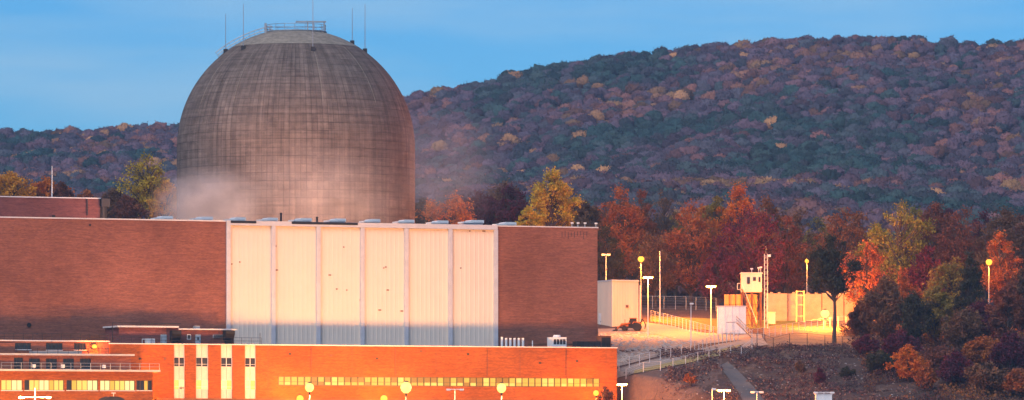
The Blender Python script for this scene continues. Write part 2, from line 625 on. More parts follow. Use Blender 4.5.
GRAVEL = ground_mat('pale_gravel', [(0.12, 0.085, 0.06), (0.42, 0.33, 0.26), (0.26, 0.20, 0.15), (0.54, 0.44, 0.35)], 0.35, 0.3, 1.6)
ROADM = ground_mat('worn_concrete_road', [(0.26, 0.21, 0.165), (0.36, 0.295, 0.235), (0.30, 0.245, 0.195)], 0.12, 0.02)
GRASS = ground_mat('yellow_green_grass', [(0.13, 0.14, 0.03), (0.24, 0.22, 0.05), (0.17, 0.17, 0.04)], 0.3, 0.12)
STRAW = ground_mat('dry_straw_verge', [(0.25, 0.19, 0.07), (0.40, 0.30, 0.12), (0.2, 0.15, 0.07)], 0.3, 0.15)
PATHM = ground_mat('grey_dirt_track', [(0.11, 0.085, 0.075), (0.18, 0.145, 0.125), (0.14, 0.11, 0.10)], 0.4, 0.05)
DIRT = ground_mat('bare_brown_dirt', [(0.14, 0.09, 0.06), (0.26, 0.18, 0.12), (0.20, 0.135, 0.095), (0.32, 0.235, 0.16)], 0.3, 0.3)
BERM = ground_mat('brown_berm_soil', [(0.10, 0.055, 0.045), (0.19, 0.115, 0.085), (0.14, 0.085, 0.07), (0.24, 0.155, 0.11)], 0.35, 0.4, 1.2)

drape('gravel_yard', [(600, 371), (640, 361), (680, 351), (705, 343)], [(598, 329), (645, 328), (680, 333), (705, 341)], GRAVEL, 0.05, 60, 14)
drape('upper_road', [(640, 331), (672, 338), (700, 345), (735, 341), (762, 339)], [(640, 322), (672, 326), (700, 333), (735, 335), (762, 334)], ROADM, 0.09, 50, 6)
drape('lower_road', [(612, 380), (640, 372), (680, 363), (720, 353), (768, 345)], [(612, 371), (640, 363), (680, 354), (720, 344), (762, 337)], ROADM, 0.07, 60, 6)
drape('grass_verge', [(634, 374), (660, 369), (690, 363), (745, 350)], [(634, 371), (660, 365), (690, 358), (740, 345)], STRAW, 0.11, 40, 4)
drape('lawn', [(650, 321), (690, 329), (720, 331), (745, 329), (800, 327)], [(650, 316), (690, 318), (720, 319), (745, 320), (800, 321)], GRASS, 0.06, 40, 6)
drape('lit_yard', [(768, 347), (800, 348), (835, 349), (880, 350)], [(762, 322), (800, 321), (835, 321), (880, 321)], DIRT, 0.05, 40, 12)
drape('dirt_track', [(719, 366), (728, 378), (738, 392), (745, 405)], [(728, 362), (741, 374), (756, 390), (768, 405)], PATHM, 0.10, 30, 5)
drape('dirt_bank', [(612, 402), (640, 400), (690, 400), (722, 376)], [(612, 380), (640, 374), (690, 364), (722, 358)], BERM, 0.04, 40, 10)

# ------------------------------------------------------------------ plant frame
YAW = math.atan2(45, 109)
ORG = at_depth(300, HY, -45); ORG.z = 0
FR = Matrix.Translation(ORG) @ Matrix.Rotation(YAW, 4, 'Z')
FRI = FR.inverted()


def L(px, py, v=0.0):
    """plant coordinates (along, up) of a pixel on the upright plane at depth v"""
    c = FRI @ CAM
    r = FRI.to_3x3() @ ray(px, py)
    t = (v - c.y) / r.y
    p = c + r * t
    return p.x, p.z


def U(px, v=0.0):
    return L(px, 300, v)[0]


def W(py, v=0.0, px=300):
    return L(px, py, v)[1]


YARD = 14.0
TOP = W(223.0)

# ------------------------------------------------------------------ turbine hall
u0, uA, uB, u1 = U(-70), U(227.5), U(497), U(597.5)
th = Thing('turbine_hall', 'long red brick turbine hall with six tall white ribbed bays in front of the dome', 'building', ((u0 + u1) / 2, 20, YARD), FR)
DEP = 38
th.part('wall', MB().box(u0, uA, 0, 1.2, YARD, TOP), BRICK, label='brick front wall on the left of the white bays')
th.part('wall', MB().box(uB, u1, 0, 1.2, YARD, TOP), BRICK, label='brick front wall on the right of the white bays')
th.part('wall', MB().box(u0, u0 + 1, 1.21, DEP, YARD, TOP), BRICK)
th.part('wall', MB().box(u1 - 1, u1, 1.21, DEP, YARD, TOP), BRICK)
th.part('wall', MB().box(u0 + 1.01, u1 - 1.01, DEP - 1, DEP, YARD, TOP), BRICK)
th.part('wall', MB().box(uA + .01, uB - .01, 0.5, 1.2, YARD, TOP - 0.3), DARK, label='dark sheathing wall behind the white bays')
th.part('roof', MB().box(u0 + 1.02, u1 - 1.02, 1.22, DEP - 1.02, TOP - 1.1, TOP - 0.7), ROOF)
th.part('coping', MB().box(u0 - .1, uA, -0.12, 1.3, TOP, TOP + 0.22), COPING)
th.part('coping', MB().box(uB + 0.2, u1 + .12, -0.12, 1.3, TOP, TOP + 0.2), COPING)
bx = [228, 273, 318, 362, 406, 450, 495.5]
BAYZ = YARD + 18
for i, b in enumerate(bx):
    c = U(b)
    th.part('column', MB().box(c - 0.36, c + 0.36, -0.35, 0.45, BAYZ, TOP - 0.62), GREYTRIM)
for i in range(6):
    a, b = U(bx[i]) + 0.37, U(bx[i + 1]) - 0.37
    mb = MB()
    n = 9
    w = (b - a) / n
    pts = []
    for k in range(n):
        x = a + k * w
        pts += [(x, 0.12), (x + w * 0.12, 0.12), (x + w * 0.16, 0.165), (x + w * 0.84, 0.165), (x + w * 0.88, 0.12)]
    pts.append((b, 0.12))
    vs = [(x, y, BAYZ) for x, y in pts] + [(x, y, TOP - 0.62) for x, y in pts]
    m = len(pts)
    fs = [(k, k + 1, m + k + 1, m + k) for k in range(m - 1)]
    mb.add(vs, fs)
    me = mb.mesh('bay_panel', PANEL, th.off)
    bp = th.part('bay_panel', me, PANEL)
# header beam over the bays, with two black strips along its upper edge
hx = [(228, 497, GREYTRIM)]
for a, b in ((230, 255.5), (291, 357)):
    th.part('header_dark_strip', MB().box(U(a), U(b), -0.42, -0.382, TOP - .22, TOP + .2), BLACK)
for a, b, mt in hx:
    th.part('header', MB().box(U(a) - (0.36 if a == 228 else 0), U(b), -0.38, 0.48, TOP - 0.60, TOP + (0.12 if mt is DARK else 0.22)), mt,
            label='dark stretch of the header' if mt is DARK else None)
# small scars, vents and marks on the walls
for px, py, w, h in ((29, 325, 0.8, 0.8), (90, 225, .4, .3), (37, 334, .2, .3)):
    u, z = L(px, py)
    th.part('wall_vent', MB().lathe([(w * .5, -.06), (w * .5, .02), (w * .4, .02), (w * .38, -.02)], 12).mesh('wall_vent', BLACK), BLACK).matrix_local = \
        Matrix.Translation(Vector((u, -0.06, z)) - th.off) @ Matrix.Rotation(R(90), 4, 'X')
rs = random.Random(4)
for px, py in ((276, 246), (344, 247), (337, 289), (347, 290), (384, 268), (386, 267), (380, 310), (402, 311), (388, 290), (461, 268), (277, 270), (240, 262), (232, 264), (470, 231), (478, 229), (484, 231), (361, 300), (330, 275)):
    u, z = L(px, py)
    w = rs.uniform(.2, .6)
    th.part('patch', MB().box(u - w / 2, u + w / 2, 0.08, 0.125, z - .1, z + .1), RUST)
for k in range(9):
    u, z = L(562 + k * 3.1, 233.5 + rs.uniform(-1.5, 1.5))
    th.part('stain_drip', MB().box(u - .05, u + .05, -0.02, 0.0, z - rs.uniform(.3, .9), z + .4), DARK)
for px in (573, 579, 586, 597):
    u = U(px)
    v0 = 0.5
    m = MB().tube((u, v0, TOP + .2), (u, v0, TOP + .75), .05).box(u - .18, u + .18, v0 - .3, v0 + .12, TOP + .75, TOP + 1.0)
    th.part('roof_floodlight', m, WHITE)

# roof vents
vents = [(156, 173, 216.5), (194.5, 213, 217.2), (229.5, 246, 217.8), (262, 278, 218.2), (294, 312, 218.6), (329.5, 346, 219), (365, 380.5, 219.6), (398.5, 414.5, 220.2),
         (432, 448.5, 221), (464, 484, 220.5), (498.5, 516.5, 222.6)]
for i, (a, b, py) in enumerate(vents):
    v = 5.0
    ua, ub = U(a, v), U(b, v)
    zt = W(py, v, (a + b) / 2) + .1
    zb = TOP - 0.7
    ordn = ['first', 'second', 'third', 'fourth', 'fifth', 'sixth', 'seventh', 'eighth', 'ninth', 'tenth', 'eleventh'][i]
    t = Thing('roof_vent', f'low white roof vent on the turbine hall, {ordn} from the left', 'vent', ((ua + ub) / 2, v + 1.5, zb), FR, 'white vents along the turbine hall roof')
    um = ua + (ub - ua) * 0.42
    t.part('curb', MB().box(ua + .15, ub - .15, v + .2, v + 2.8, zb, zt - 0.55), GREYTRIM)
    t.part('hood', MB().prism([(ua, zt - .55), (ub, zt - .55), (ub, zt - .06), (ub - .1, zt), (um, zt), (um - .35, zt - .25), (ua, zt - .3)], 'y', v, v + 3), WHITE)
    t.part('grille', MB().box(um + .2, ub - .2, v - .04, v - .01, zt - .45, zt - .35), GREYTRIM)
for px, top, lab in ((281, 213, 'taller black exhaust pipe on the roof in front of the dome'), (317, 217, 'short black exhaust pipe on the roof in front of the dome')):
    v = 3.0
    u = U(px, v); zt = W(top, v, px)
    t = Thing('exhaust_pipe', lab, 'pipe', (u, v, TOP - .7), FR, 'black roof exhaust pipes')
    t.part('pipe', MB().tube((u, v, TOP - .7), (u, v, zt - .15), .19, .19, 12), BLACK)
    t.part('rain_cap', MB().lathe([(.17, 0), (.26, .02), (.22, .12), (.05, .2)], 12, (u, v, zt - .14)), BLACK)

# ------------------------------------------------------------------ brick annex behind the roof on the left
va = 44
ua, ub = U(-40, va), U(100, va)
zt = W(198, va, 50); zb = 30
an = Thing('brick_annex', 'dark red flat-roofed brick block behind the turbine hall roof at far left', 'building', ((ua + ub) / 2, va + 8, zb), FR)
an.part('wall', MB().box(ua, ub, va, va + 16, zb, zt), BRICK_D)
an.part('coping', MB().box(ua - .1, ub + .1, va - .15, va + 16.1, zt, zt + .2), COPING)
u_, z_ = L(87, 203, va)
an.part('downpipe', MB().tube((u_, va - .12, zt - 3), (u_, va - .12, zt - .02), .09), DARK)
ug0, ug1 = U(100.5, va), U(108.5, va)
an.part('stair_tower', MB().box(ub + .12, ug1, va + 1, va + 6, zb, zt - 1.4), BLACK, label='dark recessed stair tower at the end')
an.part('canopy', MB().box(ub + .12, ug1 + .1, va - .6, va + 6.2, zt - 1.38, zt + .05), DARK)
an.part('pillar', MB().box(ub + .3, ub + .7, va - .5, va - .1, zb, zt - 1.39), DARK)
u_, z_ = L(54, 216.5, va - .3)
an.part('wall_box', MB().box(u_ - .25, u_ + .25, va - .3, va, z_ - .3, z_ + .3), BLACK)
um = U(52, va + 2)
t = Thing('radio_mast', 'thin pale mast on the brick block at far left', 'mast', (um, va + 2, zt + .2), FR)
zm = W(166, va + 2, 52)
t.part('pole', MB().tube((um, va + 2, zt + .2), (um, va + 2, zm), .10, .06), WHITE)
t.part('base_plate', MB().box(um - .25, um + .25, va + 1.75, va + 2.25, zt + .2, zt + .3), STEEL)

# ------------------------------------------------------------------ containment dome
DY = 32.0
dd = DY - CAM.y
RD = 119.0 * S * dd
DX = (296 - 512) * S * dd
Z_TOP = CAM.z + (HY - 29.5) * S * dd
ZS = Z_TOP - RD
ZB = 14.0
dome = Thing('containment_dome', 'huge weathered concrete containment dome rising behind the turbine hall', 'dome', (DX, DY, ZB))
DM = concrete_dome_mat()
NS = 144


def dome_mesh(name, prof, mat):
    vs, fs, uvs = [], [], []
    arc = [0]
    for (r0, z0), (r1, z1) in zip(prof[:-1], prof[1:]):
        arc.append(arc[-1] + math.hypot(r1 - r0, z1 - z0))
    for i, (r, z) in enumerate(prof):
        for k in range(NS):
            a = 2 * math.pi * k / NS
            vs.append((r * math.cos(a), r * math.sin(a), z - ZB))
    for i in range(len(prof) - 1):
        for k in range(NS):
            k2 = (k + 1) % NS
            fs.append((i * NS + k, i * NS + k2, (i + 1) * NS + k2, (i + 1) * NS + k))
            ua, ub = k * 2 * math.pi * RD / NS, (k + 1) * 2 * math.pi * RD / NS
            uvs += [(ua, prof[i][1] if False else arc[i]), (ub, arc[i]), (ub, arc[i + 1]), (ua, arc[i + 1])]
    me = bpy.data.meshes.new(name)
    me.from_pydata(vs, [], fs)
    uv = me.uv_layers.new(name='UVMap')
    for i, q in enumerate(uvs):
        uv.data[i].uv = q
    me.materials.append(mat)
    me.polygons.foreach_set('use_smooth', [True] * len(me.polygons))
    return me


A_CAP = 57.5
prof = [(RD, ZB)] + [(RD, z) for z in np.linspace(30, ZS, 14)]
prof += [(RD * math.cos(R(a)), ZS + RD * math.sin(R(a))) for a in np.linspace(3, A_CAP, 26)]
dome.part('shell', dome_mesh('shell', prof, DM), DM)
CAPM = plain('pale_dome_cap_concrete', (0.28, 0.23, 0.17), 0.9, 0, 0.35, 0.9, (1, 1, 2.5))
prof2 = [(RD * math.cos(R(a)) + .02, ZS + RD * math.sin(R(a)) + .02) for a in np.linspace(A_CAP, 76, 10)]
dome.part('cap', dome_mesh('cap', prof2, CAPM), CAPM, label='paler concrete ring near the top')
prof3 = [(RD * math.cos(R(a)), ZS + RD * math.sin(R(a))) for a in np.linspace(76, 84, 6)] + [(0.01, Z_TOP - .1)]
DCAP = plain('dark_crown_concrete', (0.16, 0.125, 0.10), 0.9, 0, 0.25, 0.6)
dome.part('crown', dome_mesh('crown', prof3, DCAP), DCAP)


def on_dome(az_deg, el_deg, lift=0.0):
    """az measured from straight at the camera, positive to the right"""
    a = R(az_deg); e = R(el_deg)
    r = (RD + lift)
    return Vector((DX + r * math.cos(e) * math.sin(a), DY - r * math.cos(e) * math.cos(a), ZS + r * math.sin(e)))


# pale vertical seams running over the dome
for azs in (-55, -31, 16, 47):
    pts = [on_dome(azs, e, 0.0) for e in np.linspace(6 if azs in (14, -27) else 20, 56, 18)]
    mb = MB()
    for p, q in zip(pts[:-1], pts[1:]):
        mb.tube(p, q, 0.045, 0.045, 5)
    dome.part('seam', mb, CAPM)
# railing and platform at the top
plat_z = Z_TOP + 0.1
prail = MB(); ppost = []
cx, cy = DX + 0.0, DY
ring_r = 5.6
def ringpt(a, r, z):
    return Vector((cx + r * math.sin(R(a)), cy - r * math.cos(R(a)), z))
dome.part('platform', MB().lathe([(ring_r + .1, -0.75), (ring_r + .2, -0.55), (ring_r + .2, -0.42), (0.2, -0.42)], 40, (cx, cy, Z_TOP)), STEEL)
for zz in (0.55, 1.15):
    pts = [ringpt(a, ring_r, Z_TOP - .4 + zz) for a in range(0, 361, 10)]
    dome.part('guard_rail', MB().path(pts, 0.05, 5), STEEL)
for a in range(0, 360, 20):
    p = ringpt(a, ring_r, Z_TOP - .42)
    dome.part('rail_post', MB().tube(p, p + Vector((0, 0, 1.2)), .05, .05, 6), STEEL)
for px in (308, 313.5, 324.5):
    x = (px - 512) * S * dd
    m = MB().box(x - .12, x + .12, cy - 2.0, cy - 1.7, Z_TOP - .42, Z_TOP + 1.15)
    dome.part('gantry_leg', m, STEEL)
x0_, x1_ = (296 - 512) * S * dd, (326.5 - 512) * S * dd
dome.part('gantry_beam', MB().box(x0_, x1_, cy - 2.05, cy - 1.65, Z_TOP + 1.16, Z_TOP + 1.45), STEEL)
x2_ = (266 - 512) * S * dd
dome.part('gantry_leg', MB().box(x2_ - .2, x2_ + .2, cy - 2.0, cy - 1.6, Z_TOP - 1.2, Z_TOP + 1.05), STEEL)
# stair following the left shoulder
st = MB()
els = np.linspace(50, 79, 24)
for off in (-.5, .5):
    mb = MB()
    for lift in (1.1, .55):
        mb.path([on_dome(-88, e, lift) + Vector((0, off, 0)) for e in els], 0.045, 5)
    for e in els[::2]:
        mb.tube(on_dome(-88, e, 0) + Vector((0, off, 0)), on_dome(-88, e, 1.12) + Vector((0, off, 0)), .04, .04, 5)
    dome.part('stair_rail', mb, STEEL)
for e in np.linspace(50, 79, 42):
    p = on_dome(-88, e, 0.12)
    st.box(p.x - .13, p.x + .13, p.y - .5, p.y + .5, p.z - .04, p.z + .04)
dome.part('stair_treads', st, STEEL)['kind'] = 'stuff'

# lightning rods
rods = [(225, 14, 52, None, 'lightning rod at the left edge of the dome top'), (243, 4, 49, None, 'lightning rod standing on the left shoulder of the dome'),
        (313, 0, 50, None, 'tallest lightning rod standing on the front of the dome'),
        (353, 8, 43, None, 'lightning rod behind the right shoulder of the dome'), (366, 4, 51, None, 'lightning rod at the right edge of the dome top')]
for px, pyt, azr, _, lab in rods:
    r = ray(px, azr)                              # azr: pixel row of the foot on the shell
    c = Vector((DX, DY, ZS)); tm = (c - CAM).dot(r) / r.dot(r)
    m2 = (CAM + r * tm - c).length_squared
    tt = tm - (math.sqrt(max(0, RD * RD - m2)) / r.length)
    p = CAM + r * tt
    p = c + (p - c).normalized() * (RD - .15)
    zt = CAM.z + (HY - pyt) * S * (p.y - CAM.y)
    t = Thing('lightning_rod', lab, 'lightning rod', p, None, 'thin rods around the top of the dome')
    t.part('rod', MB().tube(p + Vector((0, 0, .7)), (p.x, p.y, zt), .075, .045, 6), TUBE)
    t.part('base', MB().box(p.x - .4, p.x + .4, p.y - .4, p.y + .4, p.z - .5, p.z + .72), DARK)

# ------------------------------------------------------------------ front service building (right block with strip windows)
VF = -15.0
f0, f1 = U(110, VF), U(617, VF)
ZF = W(346.2, VF, 365)
sb = Thing('service_building', 'low orange brick service building lit by floodlights along the bottom of the picture', 'building', ((f0 + f1) / 2, VF / 2, YARD), FR)
# window openings: boxes recessed, wall built around them
bays = [(174, 185), (196, 208.5), (221, 232.5), (245, 256)]
s0, s1 = U(278, VF), U(600, VF)
zw0, zw1 = W(385.6, VF), W(376.3, VF)
def wallpiece(a, b, z0, z1):
    sb.part('wall', MB().box(a, b, VF, VF + .6, z0, z1), BRICK_O)
cur = f0
for a, b in bays:
    wallpiece(cur, U(a, VF), YARD, ZF); cur = U(b, VF)
wallpiece(cur, s0, YARD, ZF)
wallpiece(s0, s1, zw1, ZF); wallpiece(s0, s1, YARD, zw0)
wallpiece(s1, f1, YARD, ZF)
sb.part('wall', MB().box(f1 - .6, f1, VF + .61, -0.4, YARD, ZF), BRICK_O)
sb.part('wall', MB().box(f0, f0 + .6, VF + .61, -0.4, YARD, ZF), BRICK_O)
sb.part('roof', MB().box(f0 + .61, f1 - .61, VF + .62, -0.4, ZF - .6, ZF - .35), ROOF)
sb.part('coping', MB().box(f0 - .05, f1 + .1, VF - .12, VF + .7, ZF, ZF + .18), COPING)
for a, b in bays:
    ua, ub = U(a, VF), U(b, VF)
    um = (ua + ub) / 2
    za, zb_, zc, zd = W(390, VF), W(380.3, VF), W(367.5, VF), W(358, VF)
    for z0, z1 in ((zd, ZF - .01), (zb_, zc), (YARD, za)):
        for x0, x1 in ((ua + .01, um - .03), (um + .03, ub - .01)):
            sb.part('spandrel_panel', MB().box(x0, x1, VF + .22, VF + .5, z0, z1), PINKPANEL)
    for (z0, z1, lit) in ((zc, zd, False), (za, zb_, True)):
        fw = .07
        wf = MB()
        wf.box(ua + .01, ub - .01, VF + .16, VF + .4, z0 + .005, z0 + fw).box(ua + .01, ub - .01, VF + .16, VF + .4, z1 - fw, z1 - .005)
        for x in (ua + .05, um, ub - .05):
            wf.box(x - .045, x + .045, VF + .17, VF + .39, z0 + fw, z1 - fw)
        zt_ = z0 + (z1 - z0) * .28
        wf.box(ua + .1, um - .05, VF + .18, VF + .38, zt_ - .03, zt_ + .03).box(um + .05, ub - .1, VF + .18, VF + .38, zt_ - .03, zt_ + .03)
        w_ = sb.part('window', wf, COPING)
        for j, (x0, x1) in enumerate(((ua + .1, um - .05), (um + .05, ub - .1))):
            for z2, z3 in ((z0 + fw, zt_ - .03), (zt_ + .03, z1 - fw)):
                mt = WINGLASS if (not lit or (a == 174 and j == 1 and z2 < zt_)) else LITWIN[(j + int(a)) % 2]
                sb.part('pane', MB().box(x0, x1, VF + .28, VF + .3, z2, z3), mt, sub=w_)
rs = random.Random(3)
for px in (268, 352, 436, 520, 606):
    u = U(px, VF)
    sb.part('expansion_joint', MB().box(u - .03, u + .03, VF - .025, VF - .002, zw1 + .2 if 278 < px < 600 else YARD, ZF - .01), RUST)
for px in (290, 331, 377, 421, 468, 540, 577, 140, 165):
    u, z = L(px, 351 + rs.uniform(0, 12), VF)
    sb.part('wall_vent', MB().box(u - .22, u + .22, VF - .05, VF - .002, z - .16, z + .16), DARK if rs.random() < .6 else RUST)
for px in (311, 395, 487, 566):
    u = U(px, VF)
    sb.part('downpipe', MB().tube((u, VF - .1, zw1 + .25), (u, VF - .1, ZF - .05), .05, .05, 6), RUST)
# strip window
wf = MB()
n = 49
wf.box(s0 + .005, s1 - .005, VF + .1, VF + .45, zw0 + .004, zw0 + .12).box(s0 + .005, s1 - .005, VF + .1, VF + .45, zw1 - .1, zw1 - .004)
pw = (s1 - s0) / n
zmid = zw0 + (zw1 - zw0) * .42
for k in range(n + 1):
    x = s0 + k * pw
    hw = .05 if k % 4 else .10
    x = min(max(x, s0 + hw + .006), s1 - hw - .006)
    wf.box(x - hw, x + hw, VF + .12, VF + .42, zw0 + .12, zw1 - .1)
strip = sb.part('strip_window', wf, BRONZE)
rs = random.Random(11)
for k in range(n):
    x0, x1 = s0 + k * pw + .095, s0 + (k + 1) * pw - .095
    for z0, z1 in ((zw0 + .12, zmid - .03), (zmid + .03, zw1 - .1)):
        c = rs.random() + (.25 if k > 30 else 0) - (.35 if z0 > zmid else 0)
        sb.part('pane', MB().box(x0, x1, VF + .27, VF + .29, z0, z1), LITWIN[3] if c < .1 else LITWIN[2] if c < .55 else LITWIN[0], sub=strip)
    sb.part('transom', MB().box(x0, x1, VF + .24, VF + .31, zmid - .029, zmid + .029), BRONZE, sub=strip)

# low canopy along the foot of the service building
vc = VF - 1.3
zc_ = W(398.8, vc)
ca, cb = U(157, vc), U(612, vc)
cn = Thing('loading_canopy', 'thin edge of a long low canopy along the very bottom of the service building', 'canopy', ((ca + cb) / 2, vc + .6, YARD), FR)
cn.part('roof', MB().box(ca, cb, vc, VF - .13, zc_ - .35, zc_ - .08), ROOF)
cn.part('edge_trim', MB().box(ca - .05, cb + .05, vc - .12, vc - .002, zc_ - .3, zc_), RUST)
for k in range(14):
    x = ca + .4 + (cb - ca - .8) * k / 13
    cn.part('post', MB().box(x - .1, x + .1, vc + .1, vc + .3, YARD, zc_ - .36), STEEL)

# ------------------------------------------------------------------ roof railing helper
def railing(name, label, a, b, v, z, h=1.0, step=2.2, mat=STEEL, r=.035, rails=(1.0, .5), frame=FR):
    t = Thing(name, label, 'railing', ((a + b) / 2, v, z), frame)
    n = max(1, int(round((b - a) / step)))
    pm = MB().tube((0, 0, 0), (0, 0, h), r, r, 5).mesh('post', mat)
    for k in range(n + 1):
        o = link('post', pm, t.o)
        o.location = Vector((a + (b - a) * k / n, v, z)) - t.off
    for q in rails:
        t.part('rail', MB().tube((a, v, z + h * q), (b, v, z + h * q), r * .9, r * .9, 5), mat)
    return t


railing('roof_railing', 'thin dark railing along the service building roof edge in front of the penthouse', U(112, VF), U(262, VF), VF + .3, ZF + .18, 1.1, 1.8, DARK)

# ------------------------------------------------------------------ penthouse on the service building roof
vp = -9.0
zr = ZF - .35
p0, p1 = U(119, vp), U(234, vp)
zp = W(327.5, vp, 150); zp2 = W(330, vp, 210)
ph = Thing('rooftop_penthouse', 'low dark brick penthouse with grey doors on the service building roof', 'penthouse', ((p0 + p1) / 2, vp + 4, zr), FR)
pm_ = U(178, vp)
ph.part('wall', MB().box(p0, pm_, vp, vp + 7.5, zr, zp), BRICK_D)
ph.part('wall', MB().box(pm_ + .005, p1, vp + .05, vp + 7.5, zr, zp2), BRICK_D)
ph.part('roof_slab', MB().box(p0 - .4, pm_, vp - .5, vp + 7.6, zp, zp + .28), COPING)
ph.part('roof_slab', MB().box(pm_ + .005, p1 + .4, vp - .4, vp + 7.6, zp2, zp2 + .22), COPING)
ph.part('pipe_rack', MB().path([(U(112, vp), vp - .3, zp + .7), (U(180, vp), vp - .3, zp + .7)], .08).path([(U(112, vp), vp - .3, zr), (U(112, vp), vp - .3, zp + .7)], .06).path([(U(140, vp), vp - .3, zp + .29), (U(140, vp), vp - .3, zp + .7)], .06), DARK)
for px, w in ((163.5, 6), (198, 5.2)):
    a, b = U(px - w / 2, vp), U(px + w / 2, vp)
    d_ = ph.part('door', MB().box(a, b, vp - .06, vp + .04, zr, W(334.5, vp, px)), BLUEDOOR)
    ph.part('handle', MB().box(b - .22, b - .12, vp - .12, vp - .061, zr + 1.0, zr + 1.15), DARK, sub=d_)
    if px > 190:
        ph.part('door_window', MB().box(a + .3, b - .3, vp - .075, vp - .061, zr + 1.3, zr + 1.8), WINGLASS, sub=d_)
a, z0 = L(187, 339.5, vp); b, z1 = L(191, 334.3, vp)
wd = ph.part('window', MB().box(a, b, vp - .03, vp + .049, z0, z1), COPING)
ph.part('pane', MB().box(a + .12, b - .12, vp - .05, vp - .031, z0 + .12, z1 - .12), WINGLASS, sub=wd)
a, z0 = L(213, 338, vp); b, z1 = L(225, 334.8, vp)
lv = ph.part('louvre', MB().box(a, b, vp - .05, vp + .049, z0, z1), GREYTRIM)
for k in range(4):
    z = z0 + (z1 - z0) * (k + .5) / 4
    ph.part('slat', MB().box(a + .08, b - .08, vp - .12, vp - .051, z - .04, z + .04), DARK, sub=lv)
for px in (176, 229.5):
    a, b = U(px - 4.5, vp - 1), U(px + 4.5, vp - 1)
    zt = W(330.5, vp - 1, px)
    m = MB().prism([(vp - 1.5, zt), (vp - .01, zt), (vp - .01, zt - 1.7), (vp - .7, zt - 1.7), (vp - 1.5, zt - .6)], 'x', a, b)
    ph.part('vent_hood', m, BLACK)
    ph.part('duct', MB().box(a + .3, b - .3, vp - .69, vp - .011, zr, zt - 1.71), BLACK)
a, z0 = L(193, 329.5, vp + 2); b, z1 = L(198, 326, vp + 2)
ph.part('skylight', MB().box(a, b, vp + 1, vp + 2, zp2 + .22, z1), STEEL)

def roof_box(name, label, cat, px0, px1, py, v, dv, mat, zb=None, extra=None):
    a, b = U(px0, v), U(px1, v)
    z0 = zr if zb is None else zb
    zt = W(py, v, (px0 + px1) / 2)
    t = Thing(name, label, cat, ((a + b) / 2, v + dv / 2, z0), FR)
    return t, a, b, z0, zt


t, a, b, z0, zt = roof_box('air_conditioner', 'small white air conditioner lying before the penthouse left door', 'air conditioner', 147, 155, 338.6, -11.5, 1.2, WHITE)
t.part('cabinet', MB().box(a, b, -11.5, -10.3, z0 + .45, zt), WHITE)
t.part('stand', MB().box(a + .1, a + .2, -11.4, -10.4, z0, z0 + .45).box(b - .2, b - .1, -11.4, -10.4, z0, z0 + .45), DARK)
t.part('fan_grille', MB().lathe([(.42, -.02), (.42, .02), (.1, .03)], 16).mesh('fan_grille', GREYTRIM), GREYTRIM).matrix_local = Matrix.Translation(Vector((b - .55, -11.53, (z0 + .45 + zt) / 2)) - t.off) @ Matrix.Rotation(R(90), 4, 'X')
t.part('pipe', MB().path([(a - .7, -11, z0), (a - .7, -11, zt - .1), (a, -11, zt - .1)], .06), WHITE)
# vent pipes
for k in range(6):
    px = 502 + k * 4.2
    v = -10.0
    u = U(px, v); zt = W(338 if k else 337, v, px)
    t = Thing('vent_pipe', f'pale upright vent pipe on the low roof, {["first", "second", "third", "fourth", "fifth", "sixth"][k]} of six from the left', 'pipe', (u, v, zr), FR, 'row of six pale vent pipes')
    t.part('pipe', MB().tube((u, v, zr), (u, v, zt), .22, .22, 10), WHITE)
    t.part('collar', MB().lathe([(.34, 0), (.34, .2), (.23, .3)], 12, (u, v, zr)), STEEL)
u = U(532.5, -10); zt = W(340.5, -10, 532)
t = Thing('vent_pipe', 'single thin white pipe standing alone between vent pipes and cooling unit', 'pipe', (u, -10, zr), FR)
t.part('pipe', MB().tube((u, -10, zr), (u, -10, zt), .1, .1, 8), WHITE)
t.part('collar', MB().lathe([(.2, 0), (.2, .15), (.11, .25)], 12, (u, -10, zr)), STEEL)
t, a, b, z0, zt = roof_box('pipe_rack', 'low dark pipe run on the low roof before the right brick wall', 'pipe', 528, 612, 344, -8, .4, RUST)
t.part('pipe', MB().tube((a, -8, zt), (b, -8, zt), .14), RUST)
for k in range(6):
    x = a + (b - a) * (k + .5) / 6
    t.part('support', MB().box(x - .08, x + .08, -8.1, -7.9, z0, zt - .1), RUST)
t, a, b, z0, zt = roof_box('cooling_unit', 'pale boxy cooling unit with dark panels on the low roof', 'cooling unit', 552.5, 566.5, 337.2, -11, 2.4, WHITE)
t.part('cabinet', MB().box(a, b, -11, -8.6, z0, zt), WHITE)
for k in range(4):
    w = (b - a - .3) / 4
    t.part('louvre', MB().box(a + .15 + k * w + .08, a + .15 + (k + 1) * w - .04, -11.03, -11.002, zt - 1.25, zt - .35), DARK)
t.part('fan_housing', MB().lathe([(.65, 0), (.7, .1), (.62, .35), (.5, .42)], 16, ((a + b) / 2, -9.8, zt)), WHITE)
t, a, b, z0, zt = roof_box('dark_skid', 'long low dark equipment crate beside the cooling unit', 'equipment', 577, 600.5, 341.3, -11, 2, DARK)
t.part('body', MB().box(a, b, -11, -9, z0, zt), DARK)
for k in range(5):
    x = a + (b - a) * k / 4
    x = min(max(x, a + .08), b - .08)
    t.part('rib', MB().box(x - .06, x + .06, -11.08, -11.002, z0, zt), BLACK)
t, a, b, z0, zt = roof_box('roof_cabinet', 'dark maroon cabinet at the right end of the low roof', 'equipment', 600.8, 611, 336.5, -11, 2, RUST)
t.part('body', MB().box(a, b, -11, -9, z0, zt), RUST)
t.part('door', MB().box(a + .15, (a + b) / 2 - .03, -11.05, -11.002, z0 + .15, zt - .2), BLACK)
t.part('door', MB().box((a + b) / 2 + .03, b - .15, -11.05, -11.002, z0 + .15, zt - .2), BLACK)
t.part('lid', MB().box(a - .08, b + .08, -11.1, -8.9, zt, zt + .12), RUST)
